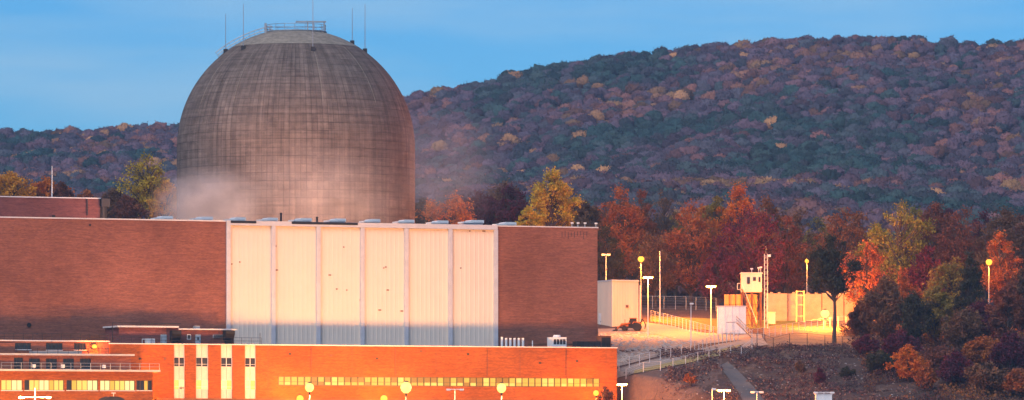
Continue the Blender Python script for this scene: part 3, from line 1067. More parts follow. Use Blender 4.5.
u = U(260, -12); t = Thing('whip_antenna', 'dark whip antenna on the low roof left of the white bays', 'antenna', (u, -12, zr), FR)
t.part('rod', MB().tube((u, -12, zr), (u, -12, W(333, -12, 260)), .06, .05), DARK)
t.part('base', MB().box(u - .2, u + .2, -12.2, -11.8, zr, zr + .4), DARK)

# ------------------------------------------------------------------ left office wing in three stepped tiers
V1, V2, V3 = -14.4, -18.5, -24.0
of = Thing('office_wing', 'stepped brick office wing with window rows at bottom left', 'building', (U(40, V3), V3 / 2, YARD), FR)
zA = W(341.5, V1, 60)
zB = W(355.5, V2, 60)
zC = W(371.5, V3, 80)
x0 = U(-60, V1)
def tier(v, vb, a, b, z0, z1, wins, mat, lit=False, cols=3, base='window', trans=None):
    """a brick front with window openings; wins: list of (px0, px1, pytop, pybottom)"""
    cur = a
    for i, (pa, pb, pt, pb_) in enumerate(wins):
        wa, wb = U(pa, v), U(pb, v)
        za, zb2 = W(pb_, v, pa), W(pt, v, pa)
        of.part('wall', MB().box(cur, wa, v, vb, z0, z1), mat)
        of.part('wall', MB().box(wa, wb, v, vb, z0, za), mat)
        of.part('wall', MB().box(wa, wb, v, vb, zb2, z1), mat)
        n = cols[i] if isinstance(cols, list) else cols
        wf = MB().box(wa + .004, wb - .004, v + .1, v + .32, za + .004, za + .07).box(wa + .004, wb - .004, v + .1, v + .32, zb2 - .07, zb2 - .004)
        w = (wb - wa) / n
        for k in range(n + 1):
            x = min(max(wa + k * w, wa + .05), wb - .05)
            wf.box(x - .045, x + .045, v + .11, v + .31, za + .07, zb2 - .07)
        wo_ = of.part(base, wf, DARK if not lit else BRONZE)
        of.part('sill', MB().box(wa - .05, wb + .05, v - .1, v - .003, za - .12, za), COPING, sub=wo_)
        for k in range(n):
            m = WINGLASS
            if lit:
                m = LITWIN[(i * 7 + k * 3) % 5 % 3] if not (i == len(wins) - 1) else WINGLASS
                if i == len(wins) - 1 and k == 2: m = LITWIN[2]
                if (i, k) in ((1, 0), (2, 0)): m = WINGLASS
            of.part('pane', MB().box(wa + k * w + .046, wa + (k + 1) * w - .046, v + .2, v + .22, za + .07, zb2 - .07), m, sub=wo_)
        cur = wb
    of.part('wall', MB().box(cur, b, v, vb, z0, z1), mat)


WIN_BLIND = plain('drawn_grey_blind', (0.10, 0.10, 0.11), 0.7, 0, 0.1)
tier(V1, V1 + .6, x0, U(109.8, V1), zB - .3, zA, [(15, 31, 342.8, 349.3), (46, 62.5, 343, 349.8), (74, 86, 343, 349.8)], BRICK, cols=4)
of.part('coping', MB().box(x0, U(109.8, V1), V1 - .15, V1 + .7, zA, zA + .2), COPING)
of.part('roof', MB().box(x0, U(109.8, V1), V1 + .61, -0.5, zA - .5, zA - .2), ROOF)
x2 = U(131, V2)
tier(V2, V2 + .6, x0, x2, zC - .3, zB, [(14, 23, 357.5, 369), (29, 40, 358.5, 369), (46, 57, 358.5, 369), (63, 74, 358.5, 369), (80, 91, 358.5, 369)], BRICK, cols=3)
of.part('wall', MB().box(x2 - .6, x2, V2 + .61, VF - .02, zC - .3, zB), BRICK)
of.part('roof_slab', MB().box(x0, U(133, V2), V2 - .9, V1 - .02, zB, zB + .3), SLAB)
of.part('skylight_strip', MB().box(U(30, V2 + 2), U(79, V2 + 2), V2 + .5, V2 + 2.5, zB + .31, zB + .75), STEEL)
x3 = U(153, V3)
tier(V3, V3 + .6, x0, x3, YARD, zC, [(1, 22.5, 379.8, 390.2), (24.5, 64, 379.8, 390.2), (66.5, 98, 380, 390.2), (100, 135, 380.3, 390.3), (136.5, 153 - 1, 380.3, 390.3)], BRICK_O, True, [4, 8, 6, 7, 4], 'strip_window')
of.part('wall', MB().box(x3 - .6, x3, V3 + .61, VF - .02, YARD, zC), BRICK_O)
of.part('roof_slab', MB().box(x0, U(158.5, V3), V3 - 1.0, V2 - .02, zC, zC + .32), SLAB)
of.part('roof_slab', MB().box(x2 + .02, U(158.5, V3), V2 - .019, VF - .03, zC + .003, zC + .323), SLAB)
of.part('parapet_block', MB().box(x0, U(14, V1), V1 - .6, V1 - .16, zB + .31, W(343, V1, 5)), BRICK)
railing('terrace_railing', 'pale railing along the lowest terrace of the office wing', U(0, V3), U(158, V3), V3 - .7, zC + .33, 1.05, 1.7, STEEL, .04)
railing('terrace_railing', 'dark railing on top of the office wing against the turbine hall', U(-5, V1), U(109, V1), V1 + .2, zA + .2, 1.1, 1.7, DARK, .04)
railing('terrace_railing', 'dark railing on the middle terrace of the office wing', U(16, V2), U(108, V2), V2 - .5, zB + .31, .9, 1.7, DARK, .04)
# small roof lights on the lowest terrace
for i, px in enumerate((34, 63, 104)):
    v = V3 + .4
    u = U(px, v)
    t = Thing('terrace_lamp', f'small white lamp box standing on the lowest office terrace, {["left", "middle", "right"][i]} of three', 'lamp', (u, v, zC + .32), FR, 'white lamp boxes on the office terrace')
    t.part('housing', MB().box(u - .25, u + .25, v - .2, v + .2, zC + .62, zC + 1.15), WHITE)
    t.part('stem', MB().tube((u, v, zC + .32), (u, v, zC + .62), .08), STEEL)


# ------------------------------------------------------------------ lamps
BULB_S = glow('sodium_bulb', (1.0, 0.36, 0.03), 1.5)
BULB_W = glow('warm_bulb', (1.0, 0.46, 0.10), 1.7)


def wall_lamp():
    v = V1 - .02
    u, z = L(93.5, 346.2, v)
    t = Thing('wall_lamp', 'lit orange wall lamp on the upper tier of the office wing', 'lamp', (u, v, z), FR)
    t.part('bracket', MB().box(u - .08, u + .08, v - .5, v, z + .3, z + .42), DARK)
    t.part('hood', MB().box(u - .35, u + .35, v - .85, v - .15, z + .22, z + .3), DARK)
    t.part('bulb', MB().lathe([(.1, -.42), (.34, -.3), (.42, 0), (.3, .21)], 16, (u, v - .5, z)), BULB_S, smooth=True)
    light_at('lamp_light', t.o, (0, -1.2, -.1), SODIUM, 700, .3)


wall_lamp()


def yard_lamp(px, py, v, label, color, power, bulb, r=.5, lit=True):
    u, z = L(px, py, v)
    t = Thing('yard_lamp', label, 'lamp', (u, v, YARD), FR, 'yard lamps before the service building')
    t.part('pole', MB().tube((u, v, YARD), (u, v, z - r * 1.2), .16, .09, 10), STEEL)
    t.part('fitting', MB().lathe([(.10, -r * 1.6), (.2, -r * 1.2), (.22, -r)], 14, (u, v, z)), DARK)
    t.part('bulb', MB().lathe([(r * .35, -r * 1.0), (r * .8, -r * .6), (r, 0), (r * .8, r * .6), (r * .3, r * .95)], 18, (u, v, z)), bulb, smooth=True)
    t.part('cap', MB().lathe([(r * .5, r * .96), (r * .45, r * 1.1), (.05, r * 1.2)], 14, (u, v, z)), DARK)
    if lit:
        light_at('lamp_light', t.o, (0, 0, z - YARD), color, power, r + .25)


VL = VF - 28
yard_lamp(309.5, 387.5, VL, 'lit globe lamp before the left part of the long strip window', WARM, 60000, BULB_W, .75)
yard_lamp(406, 387.5, VL, 'brightest lit globe lamp before the middle of the strip window', WARM, 64000, BULB_W, .95)
yard_lamp(501.5, 388, VL, 'lit globe lamp before the right part of the strip window', WARM, 60000, BULB_W, .8)
VN = VF - 5.2
yard_lamp(300, 398.5, VN, 'lit lamp just under the left globe lamp at the bottom edge', SODIUM, 8000, BULB_S, .6)
yard_lamp(384, 398.5, VN, 'lit lamp at the bottom edge left of the brightest globe', SODIUM, 8000, BULB_S, .6)
yard_lamp(596, 393, VN, 'lit lamp half hidden by twigs at the right end of the service building', SODIUM, 8000, BULB_S, .5)
yard_lamp(151, 399.5, VN, 'lit orange lamp at the bottom edge by the office wing corner', SODIUM, 7000, BULB_S, .4)


def tee_lamp(px, py, Y, label, arm=1.1, one=False, mat=WHITE, lit=None, power=0, drop=0.0):
    p = at_depth(px, py, Y)
    z0 = gz(p.x, p.y)
    t = Thing('lamp_post', label, 'lamp post', (p.x, p.y, z0), None, 'white lamp posts')
    t.part('pole', MB().tube((p.x, p.y, z0), (p.x, p.y, p.z), .10, .065, 8), mat)
    p.z -= drop
    t.part('arm', MB().tube((p.x - (0 if one else arm), p.y, p.z + .02), (p.x + arm, p.y, p.z + .02), .07, .07, 6), mat)
    for sx in ((1,) if one else (-1, 1)):
        x = p.x + sx * arm
        t.part('lamp_head', MB().prism([(x - .4, p.z - .12), (x + .4, p.z - .12), (x + .34, p.z + .1), (x - .3, p.z + .14)], 'y', p.y - .22, p.y + .22), mat)
        t.part('lens', MB().box(x - .3, x + .3, p.y - .16, p.y + .16, p.z - .22, p.z - .121), COPING if lit is None else lit)
    if power:
        if power == 1:
            for sx in (-1, 1):
                light_at('lamp_light', t.o, (sx * arm, -.3, p.z - z0 - .6), WARM, 15000, .35)
        else:
            light_at('lamp_light', t.o, (0, -.9, p.z - z0 - .3), SODIUM, power, .4)
    return t


tee_lamp(35, 388, -114, 'white pole with a cross arm in front of the office wing', 2.2, lit=BULB_W, power=1, drop=1.5)  # lights added at both heads to fill the left brick wall
tee_lamp(455, 389.5, -86, 'small white twin lamp post between two globe lamps')
tee_lamp(622, 384.5, -70, 'white twin lamp post just right of the service building corner', .5, lit=BULB_W, power=14000)  # real post, its light is added to brighten the ground nearby
tee_lamp(712, 389, -74, 'short single-headed white post on the bank at bottom edge', .35, True)
tee_lamp(724, 390.5, -72, 'twin-headed pale post at the foot of the brown bank', .75, lit=BULB_W, power=12000)
tee_lamp(757, 392, -72, 'white tee-shaped post at the bottom edge right of the track', .75)
tee_lamp(824, 392.5, -72, 'white tee-shaped post over the pale cabin at bottom edge', 1.4)
tee_lamp(648, 277.5, 30, 'white street lamp standing beside the cream shed', .55, lit=BULB_W, power=14000)  # light added to this post to brighten the gravel yard
tee_lamp(711, 286.5, 40, 'white street lamp right of the fence on the upper road', .55, lit=BULB_W, power=12000)  # another post with an added light, fill for the yard
tee_lamp(606, 254.5, 78, 'pale double-headed lamp post behind the cream shed', .5)
tee_lamp(691, 303.5, 5, 'slim white post in the middle of the gravel yard road', .12, True)


def plain_pole(px, pt, Y, label, h=None, r=.09, mat=WHITE):
    p = at_depth(px, pt, Y)
    z0 = gz(p.x, p.y)
    t = Thing('pole', label, 'pole', (p.x, p.y, z0))
    t.part('shaft', MB().tube((p.x, p.y, z0), (p.x, p.y, p.z), r * 1.2, r * .8, 8), mat)
    t.part('cap', MB().lathe([(r * .9, 0), (r * 1.1, .06), (.01, .15)], 8, (p.x, p.y, p.z)), mat)


plain_pole(660, 252, 62, 'tall plain pale pole right of the lit lamp among the trees')
plain_pole(640, 286, 45, 'short pale pole beside the cream shed corner')


def street_lamp(px, py, Y, label, power, color=SODIUM, r=.62, bulb=BULB_S):
    p = at_depth(px, py, Y)
    z0 = gz(p.x, p.y)
    t = Thing('street_lamp', label, 'street lamp', (p.x, p.y, z0), None, 'lit sodium street lamps among the trees')
    t.part('pole', MB().tube((p.x, p.y + .1, z0), (p.x, p.y + .1, p.z - r * .9), .14, .09, 8), STEEL)
    t.part('collar', MB().lathe([(.12, -r * 1.15), (.24, -r * 1.02), (.2, -r * .95)], 12, (p.x, p.y + .1, p.z)), DARK)
    t.part('hood', MB().lathe([(.3, r * .8), (.34, r * .8 + .08), (.25, r * .8 + .16), (.1, r * .8 + .22)], 14, (p.x, p.y, p.z)), DARK)
    t.part('bulb', MB().lathe([(r * .3, -r), (r * .8, -r * .6), (r, 0), (r * .85, r * .5), (r * .45, r * .79)], 16, (p.x, p.y, p.z)), bulb, smooth=True)
    light_at('lamp_light', t.o, (0, -.1, p.z - z0), color, power, r + .15)


street_lamp(641, 259, 66, 'lit sodium street lamp between the cream shed and the orange trees', 95000)
street_lamp(807, 261, 86, 'lit sodium lamp glowing behind the dark tree', 34000, r=.42)
street_lamp(825, 313.5, 47, 'brightest lit sodium lamp low beside the dark tree trunk', 95000, bulb=BULB_W, r=.85)
street_lamp(989, 262, 45, 'lit sodium street lamp among the trees at far right', 65000)

# ------------------------------------------------------------------ cream shed and machine
def shed():
    pa, pb, pc = on_ground(597, 329.5, 0), None, None
    Y0 = 52.0
    c0 = at_depth(612, 330, Y0); zb = gz(c0.x, c0.y) - .3
    # left face runs back to the left, right face runs to the right
    A = at_depth(590, 281, Y0 + 10); B = at_depth(612, 281, Y0); C = at_depth(638.5, 281, Y0 + 3)
    zt = at_depth(612, 281, Y0).z
    t = Thing('cream_shed', 'plain cream metal shed right of the turbine hall', 'shed', (B.x, B.y, zb))
    D = A + (C - B)
    pts = [A, B, C, D]
    def wall(p, q, name='wall', th=.3, z0=zb, z1=zt, mat=CREAM, ribs=True):
        d = (q - p); d.z = 0; ln = d.length; d.normalize()
        n = Vector((d.y, -d.x, 0))
        mb = MB()
        pts = [p + n * .0, q + n * .0, q - n * th, p - n * th]
        vs = [(w.x, w.y, z0) for w in pts] + [(w.x, w.y, z1) for w in pts]
        mb.add(vs, [(0, 1, 5, 4), (1, 2, 6, 5), (2, 3, 7, 6), (3, 0, 4, 7), (4, 5, 6, 7), (3, 2, 1, 0)])
        if ribs:
            k = .6
            while k < ln:
                c = p + d * k
                a, b = c - d * .05, c + d * .05
                vs = [a + n * .002, b + n * .002, b + n * .06, a + n * .06]
                mb.add([(w.x, w.y, z0) for w in vs] + [(w.x, w.y, z1) for w in vs], [(0, 1, 5, 4), (1, 2, 6, 5), (2, 3, 7, 6), (3, 0, 4, 7)])
                k += .6
        return t.part(name, mb, mat)
    wall(A, B); wall(B, C); wall(C, D, ribs=False); wall(D, A, ribs=False)
    off = Vector((0, 0, 0))
    cen = (A + B + C + D) / 4
    vs = []
    for p in pts:
        q = cen + (p - cen) * 1.03
        vs.append((q.x, q.y, zt + .003))
    hi = [(x, y, z + .25) for x, y, z in vs]
    t.part('roof', MB().add(vs + hi, [(3, 2, 1, 0), (4, 5, 6, 7), (0, 1, 5, 4), (1, 2, 6, 5), (2, 3, 7, 6), (3, 0, 4, 7)]), COPING)
    d = (B - A); d.z = 0; d.normalize()
    n = Vector((d.y, -d.x, 0))
    p = A + d * ((B - A).length * .42) + n * .07
    q = p + d * 1.2
    mb = MB().add([(p.x, p.y, zb), (q.x, q.y, zb), (q.x + n.x * .06, q.y + n.y * .06, zb), (p.x + n.x * .06, p.y + n.y * .06, zb),
                   (p.x, p.y, zb + 3), (q.x, q.y, zb + 3), (q.x + n.x * .06, q.y + n.y * .06, zb + 3), (p.x + n.x * .06, p.y + n.y * .06, zb + 3)],
                  [(0, 1, 5, 4), (1, 2, 6, 5), (2, 3, 7, 6), (3, 0, 4, 7), (4, 5, 6, 7)])
    dr = t.part('door', mb, WHITE)
    w = p + d * 1.0 + n * .1
    t.part('handle', MB().box(w.x - .06, w.x + .06, w.y - .06, w.y + .06, zb + 1.3, zb + 1.45), DARK, sub=dr)
    d2 = (C - B); d2.z = 0; d2.normalize(); n2 = Vector((d2.y, -d2.x, 0))
    w = B + d2 * 3.3 + n2 * .1
    t.part('vent', MB().box(w.x - .3, w.x + .3, w.y - .1, w.y + .08, zb + 4, zb + 4.5), RUST)


shed()


def backhoe():
    g = on_ground(630, 331, 0)
    x, y, z = g.x, g.y - 0.5, gz(g.x, g.y - .5) + .05
    t = Thing('backhoe_loader', 'small orange and black backhoe loader parked in front of the cream shed', 'loader', (x, y, z))
    def wheel(wx, wy, r, w):
        tm = MB().lathe([(r * .55, -w / 2), (r * .95, -w / 2), (r, -w * .3), (r, w * .3), (r * .95, w / 2), (r * .55, w / 2)], 18).mesh('tyre', RUBBER)
        wh = link('wheel', MB().lathe([(r * .54, -w * .35), (r * .54, w * .35)], 14).mesh('wheel', ORANGE_P), t.o)
        wh.matrix_local = Matrix.Translation(Vector((wx, wy, r))) @ Matrix.Rotation(R(90), 4, 'X')
        link('tyre', tm, wh)
        link('hub', MB().lathe([(r * .2, -w * .45), (r * .2, w * .45)], 8).mesh('hub', DARK), wh)
    for sy in (-.85, .85):
        wheel(1.35, sy, .78, .45)
        wheel(-1.0, sy, .5, .34)
    P = lambda mb: mb.mesh('m', ORANGE_P)
    def lp(name, mb, mat):
        link(name, mb.mesh(name, mat), t.o)
    lp('chassis', MB().box(-1.9, 1.7, -.42, .42, .5, .85), DARK)
    lp('bonnet', MB().prism([(-1.8, .86), (-.25, .86), (-.25, 1.55), (-1.6, 1.45), (-1.8, 1.25)], 'y', -.4, .4), ORANGE_P)
    lp('cab', MB().prism([(-.24, .86), (1.25, .86), (1.2, 2.35), (.05, 2.35), (-.24, 1.5)], 'y', -.55, .55), BLACK)
    lp('cab_roof', MB().box(-.1, 1.35, -.65, .65, 2.351, 2.45), ORANGE_P)
    for sy in (-1, 1):
        lp('mudguard', MB().prism([(.5, 1.3), (.75, 1.72), (1.9, 1.72), (2.2, 1.3), (2.1, 1.3), (1.85, 1.6), (.8, 1.6), (.6, 1.3)], 'y', sy * .85 - .25, sy * .85 + .25), ORANGE_P)
        lp('loader_arm', MB().path([(.1, sy * .62, 1.5), (-1.6, sy * .62, 1.15), (-2.5, sy * .62, .45)], .1), ORANGE_P)
    lp('bucket', MB().prism([(-2.45, .1), (-3.2, .08), (-3.25, .18), (-2.75, .3), (-2.6, .85), (-2.45, .8)], 'y', -1.05, 1.05), DARK)
    lp('boom', MB().path([(1.8, 0, .9), (2.3, 0, 2.3), (3.0, 0, 1.2), (2.8, 0, .4)], .12), DARK)
    lp('exhaust', MB().tube((-1.0, .2, 1.5), (-1.0, .2, 2.2), .05), DARK)
    t.o.rotation_euler.z = R(-8)


backhoe()


# ------------------------------------------------------------------ fences
def fence(label, pts, h=2.2, n=None, step=3.0, wires=5, mat=STEEL, y0=-105.0, cat='fence', r=.065):
    P = [on_ground(*p, y0=y0) for p in pts]
    s = [0]
    for a, b in zip(P[:-1], P[1:]):
        s.append(s[-1] + (b.xy - a.xy).length)
    n = n or max(2, int(s[-1] / step))
    q = []
    for k in range(n + 1):
        d = s[-1] * k / n
        x = np.interp(d, s, [p.x for p in P]); y = np.interp(d, s, [p.y for p in P])
        q.append(Vector((x, y, gz(x, y))))
    t = Thing('chain_link_fence', label, cat, q[0])
    pm = MB().tube((0, 0, -.2), (0, 0, h), r, r, 6).mesh('post', mat)
    for p in q:
        o = link('post', pm, t.o)
        o.location = p - t.off
    t.part('top_rail', MB().path([p + Vector((0, 0, h)) for p in q], .03, 5), mat)
    wm_ = MB()
    for k in range(wires):
        z = h * (k + .3) / wires
        wm_.path([p + Vector((0, 0, z)) for p in q], .016, 3)
    t.part('wire_mesh', wm_, mat)['kind'] = 'stuff'
    return t


fence('long chain link fence below the tree line at the back of the yard', [(641, 309), (680, 309.5), (716, 311)], 2.6, step=2.2, y0=20)
fence('chain link fence along the lawn beside the upper road', [(651, 322), (672, 327), (700, 335), (722, 340)], 2.2, step=2.4, y0=-30, mat=COPING)
fence('chain link fence along the near side of the gravel yard', [(619, 371), (650, 363), (690, 353), (738, 341)], 2.0, step=2.8, y0=-60, mat=COPING)
fence('lower fence along the straw verge above the brown bank', [(626, 379), (660, 371), (700, 361), (752, 349)], 1.7, step=3.2, y0=-80, mat=COPING)
fence('fence with tall posts along the crest of the brown bank', [(757, 349.5), (790, 350.5), (830, 351.5), (878, 353)], 3.0, step=2.8, y0=-60, mat=DARK)
fence('sloping fence crossing the orange lit yard behind the crest', [(752, 340), (790, 334), (830, 328), (870, 324)], 2.0, step=2.4, y0=-5, mat=COPING)

# ------------------------------------------------------------------ panelled wall, tower, stairs and gear on the right
def wall_run():
    Y = 66.0
    segs = [(766, 787.5, 293.5), (788.2, 802.5, 293.5), (803, 821.5, 294), (822, 843.5, 293), (844, 861, 290.5), (861.5, 881, 290), (881.5, 900, 291), (900.5, 925, 291)]
    p0 = at_depth(766, 320, Y)
    t = Thing('panel_wall', 'long buff concrete panel wall lit orange behind the yard', 'wall', (p0.x, Y, gz(p0.x, Y)))
    for i, (a, b, top) in enumerate(segs):
        A, B = at_depth(a, top, Y), at_depth(b, top, Y)
        zb = gz((A.x + B.x) / 2, Y) - .6
        t.part('panel', MB().box(A.x, B.x, Y, Y + .4, zb, A.z), TANK)
        t.part('post', MB().box(B.x - .02, B.x + .12, Y - .15, Y - .003, zb, A.z + .35), RUST)
        k = A.x + .8
        while k < B.x - .5:
            t.part('coping_cap', MB().box(k, k + .5, Y - .05, Y + .45, A.z + .002, A.z + .28), TANK)
            k += 1.5
wall_run()


def gate_frame():
    Y = 62.0
    a, b = at_depth(796.5, 290.5, Y), at_depth(804, 290.5, Y)
    z0 = gz(a.x, Y)
    t = Thing('steel_frame', 'tall pale yellow ladder-like steel frame standing before the panel wall', 'frame', ((a.x + b.x) / 2, Y, z0))
    YP = plain('yellow_paint', (0.72, 0.55, 0.22), .5, 0, .1)
    for x in (a.x, b.x):
        t.part('upright', MB().box(x - .14, x + .14, Y - .14, Y + .14, z0, a.z), YP)
    for py in (291.5, 295.5, 305, 316):
        z = at_depth(800, py, Y).z
        t.part('crossbar', MB().box(a.x + .141, b.x - .141, Y - .1, Y + .1, z - .09, z + .09), YP)
gate_frame()


def guard_tower():
    Y = 50.0
    a, b = at_depth(741.5, 273.5, Y), at_depth(762, 292, Y)
    x0, x1, zt, zb = a.x, b.x, a.z, b.z
    g = gz((x0 + x1) / 2, Y)
    t = Thing('guard_tower', 'boxy buff watch cabin raised on steel legs with outside stairs', 'tower', ((x0 + x1) / 2, Y + 2, g))
    xm = x0 + (x1 - x0) * .52
    t.part('cabin', MB().box(x0, x1, Y, Y + 4, zb, zt), CREAM)
    t.part('roof', MB().box(x0 - .15, x1 + .15, Y - .15, Y + 4.15, zt, zt + .2), COPING)
    for px0, px1, py0, py1 in ((747, 750, 277, 284), (753, 756, 277, 281), (758.5, 760.5, 277, 282)):
        p, q = at_depth(px0, py0, Y), at_depth(px1, py1, Y)
        w = t.part('window', MB().box(p.x, q.x, Y - .04, Y - .002, q.z, p.z), DARK)
        t.part('pane', MB().box(p.x + .08, q.x - .08, Y - .06, Y - .041, q.z + .08, p.z - .08), WINGLASS, sub=w)
    for px, h in ((752, .6), (759, .8), (761, .9)):
        p = at_depth(px, 273, Y)
        t.part('roof_lamp', MB().tube((p.x, Y + 1, zt + .2), (p.x, Y + 1, zt + .2 + h), .05).box(p.x - .25, p.x + .25, Y + .85, Y + 1.15, zt + .2 + h, zt + .45 + h), WHITE)
    for x in (x0 + .15, xm, x1 - .15):
        for y in (Y + .15, Y + 3.85):
            t.part('leg', MB().box(x - .12, x + .12, y - .12, y + .12, gz(x, y) - .3, zb), RUST)
    for i, (xa, xb) in enumerate(((x0 + .15, xm), (xm, x1 - .15))):
        t.part('brace', MB().tube((xa, Y + .1, g + .2), (xb, Y + .1, zb - .1), .06).tube((xb, Y + .1, g + .2), (xa, Y + .1, zb - .1), .06), RUST)
    # landing on the left with railing and a flight of stairs down
    lz = at_depth(740, 289, Y).z
    lx = at_depth(737.5, 289, Y).x
    t.part('landing', MB().box(lx, x0 - .003, Y + .3, Y + 2.2, lz - .12, lz), STEEL)
    t.part('landing_rail', MB().path([(x0 - .1, Y + .35, lz + 1.1), (lx, Y + .35, lz + 1.1), (lx, Y + 2.1, lz + 1.1)], .05).path([(lx, Y + .35, lz), (lx, Y + .35, lz + 1.1)], .05).path([(lx + .8, Y + .35, lz), (lx + .8, Y + .35, lz + 1.1)], .04), WHITE)
    ex = at_depth(757, 305, Y - 1).x
    ez = gz(ex, Y - 1)
    n = 16
    for k in range(n):
        f = (k + .5) / n
        x = lx + 1.0 + (ex - lx - 1) * f; z = lz + (ez - lz) * f
        t.part('step', MB().box(x - .15, x + .15, Y - 1.0, Y - .02, z - .04, z), STEEL)
    for y in (Y - 1.03, Y + .0):
        t.part('stringer', MB().tube((lx + .8, y, lz), (ex, y, ez + .05), .09), RUST)
    t.part('stair_rail', MB().path([(lx + .8, Y - 1.03, lz + 1.0), (ex, Y - 1.03, ez + 1.05)], .05), WHITE)
guard_tower()


def lattice_mast():
    Y = 48.0
    p = at_depth(766, 254, Y)
    g = gz(p.x, Y)
    t = Thing('lattice_mast', 'slim lattice mast with a floodlight beside the watch cabin', 'mast', (p.x, Y, g))
    w = .3
    cs = [(-w, -w), (w, -w), (w, w), (-w, w)]
    for a, b in cs:
        t.part('upright', MB().tube((p.x + a, Y + b, g), (p.x + a, Y + b, p.z), .06, .05, 5), COPING)
    n = 14
    br = MB()
    for k in range(n):
        z0, z1 = g + (p.z - g) * k / n, g + (p.z - g) * (k + 1) / n
        for i in range(4):
            a, b = cs[i], cs[(i + 1) % 4]
            br.tube((p.x + a[0], Y + a[1], z0), (p.x + b[0], Y + b[1], z1), .035, .035, 4)
    t.part('bracing', br, COPING)
    t.part('floodlight', MB().box(p.x + .35, p.x + .9, Y - .35, Y + .05, p.z - .55, p.z - .1), WHITE)
    t.part('antenna', MB().tube((p.x, Y, p.z), (p.x, Y, p.z + 1.5), .03), STEEL)
lattice_mast()


def stairs_white():
    Y = 6.0
    top = at_depth(736, 322, 20); bot = on_ground(752, 337.5, -20)
    t = Thing('white_stairs', 'white metal outdoor stairs with railings below the watch cabin', 'stairs', bot)
    n = 14
    for k in range(n + 1):
        f = k / n
        q = bot.lerp(top, f)
        t.part('step', MB().box(q.x - .2, q.x + .2, q.y - .6, q.y + .6, q.z - .04, q.z + .03), STEEL)
    for dy in (-.62, .62):
        o = Vector((0, dy, 0))
        t.part('stringer', MB().tube(bot + o, top + o, .1, .1, 6), WHITE)
        m = MB()
        for hgt in (.55, 1.1):
            m.tube(bot + o + Vector((0, 0, hgt)), top + o + Vector((0, 0, hgt)), .05, .05, 5)
        for k in range(0, n + 1, 2):
            q = bot.lerp(top, k / n) + o
            m.tube(q, q + Vector((0, 0, 1.1)), .045, .045, 5)
        t.part('railing', m, WHITE)
    t.part('landing', MB().box(top.x - 1.8, top.x - .21, top.y - .7, top.y + .7, top.z - .1, top.z), STEEL)
    for dx in (-1.7, -.4):
        for dy in (-.6, .6):
            t.part('leg', MB().box(top.x + dx - .08, top.x + dx + .08, top.y + dy - .08, top.y + dy + .08, gz(top.x + dx, top.y + dy) - .1, top.z - .101), WHITE)
            t.part('landing_post', MB().tube((top.x + dx, top.y + dy, top.z), (top.x + dx, top.y + dy, top.z + 1.1), .05), WHITE)
    t.part('landing_rail', MB().path([(top.x - .4, top.y - .6, top.z + 1.1), (top.x - 1.7, top.y - .6, top.z + 1.1), (top.x - 1.7, top.y + .6, top.z + 1.1)], .05), WHITE)
stairs_white()


def box_thing(name, label, cat, px0, px1, py0, py1, Y, dep, mat, lid=True):
    a, b = at_depth(px0, py0, Y), at_depth(px1, py1, Y)
    g = gz((a.x + b.x) / 2, Y + dep / 2)
    z0 = min(b.z, g - .1)
    t = Thing(name, label, cat, ((a.x + b.x) / 2, Y + dep / 2, z0))
    t.part('body', MB().box(a.x, b.x, Y, Y + dep, z0, a.z), mat)
    if lid:
        t.part('roof', MB().box(a.x - .1, b.x + .1, Y - .1, Y + dep + .1, a.z, a.z + .14), COPING)
    n = max(2, int((b.x - a.x) / 1.1))
    for k in range(n + 1):
        x = min(max(a.x + (b.x - a.x) * k / n, a.x + .05), b.x - .05)
        t.part('rib', MB().box(x - .04, x + .04, Y - .06, Y - .002, z0, a.z), mat)
    return t


box_thing('storage_container', 'low white storage container left of the outdoor stairs', 'container', 717.5, 746, 306.5, 319, 36, 2.6, WHITE)
box_thing('storage_container', 'small pale cabinet before the panel wall right of the mast', 'container', 768.5, 775.5, 312.5, 319, 58, 1.2, WHITE)
t = box_thing('site_cabin', 'pale cabin roof at the very bottom below the brown bank', 'cabin', 816, 832, 394.5, 402, -76, 3, WHITE)
for i, (px, lab) in enumerate(((727, 'first'), (732.5, 'second'), (738, 'third'), (749, 'fourth'), (754.5, 'fifth'))):
    p = at_depth(px, 294.5, 58)
    g = gz(p.x, 58)
    t = Thing('storage_drum', f'{lab} from the left of the upright orange drums behind the white container', 'drum', (p.x, 58, g), None, 'orange drums by the watch cabin')
    OD = plain('orange_drum_paint', (0.55, 0.30, 0.09), .6, 0, .15)
    r = .52
    t.part('shell', MB().lathe([(r, 0), (r, p.z - g - .1), (r * .9, p.z - g)], 16, (p.x, 58, g)), OD, smooth=False)
    for f in (.3, .65):
        t.part('hoop', MB().lathe([(r + .02, -.05), (r + .05, 0), (r + .02, .05)], 16, (p.x, 58, g + (p.z - g) * f)), RUST)

# shed roof and cable reels at bottom-left edge
def dark_shelter():
    v = VF - 22
    a, b = U(104, v), U(125, v); z = W(396.4, v, 114)
    t = Thing('dark_shelter', 'dark rounded shelter roof at the bottom edge before the office wing', 'shelter', ((a + b) / 2, v + 1.5, YARD), FR)
    pts = [(a, z - .9)] + [(a + (b - a) * (.5 - .5 * math.cos(math.pi * k / 10)), z - .7 + .7 * math.sin(math.pi * k / 10)) for k in range(11)] + [(b, z - .9)]
    t.part('roof', MB().prism(pts, 'y', v, v + 3), DARK)
    for x in (a + .2, b - .2):
        for y in (v + .2, v + 2.8):
            t.part('post', MB().tube((x, y, YARD), (x, y, z - .9), .08), STEEL)
    t.part('roof_lamp', MB().tube(((a + b) / 2, v + .5, z - .02), ((a + b) / 2, v + .5, z + .5), .04).box((a + b) / 2 - .35, (a + b) / 2 + .35, v + .4, v + .6, z + .5, z + .62), WHITE)
dark_shelter()


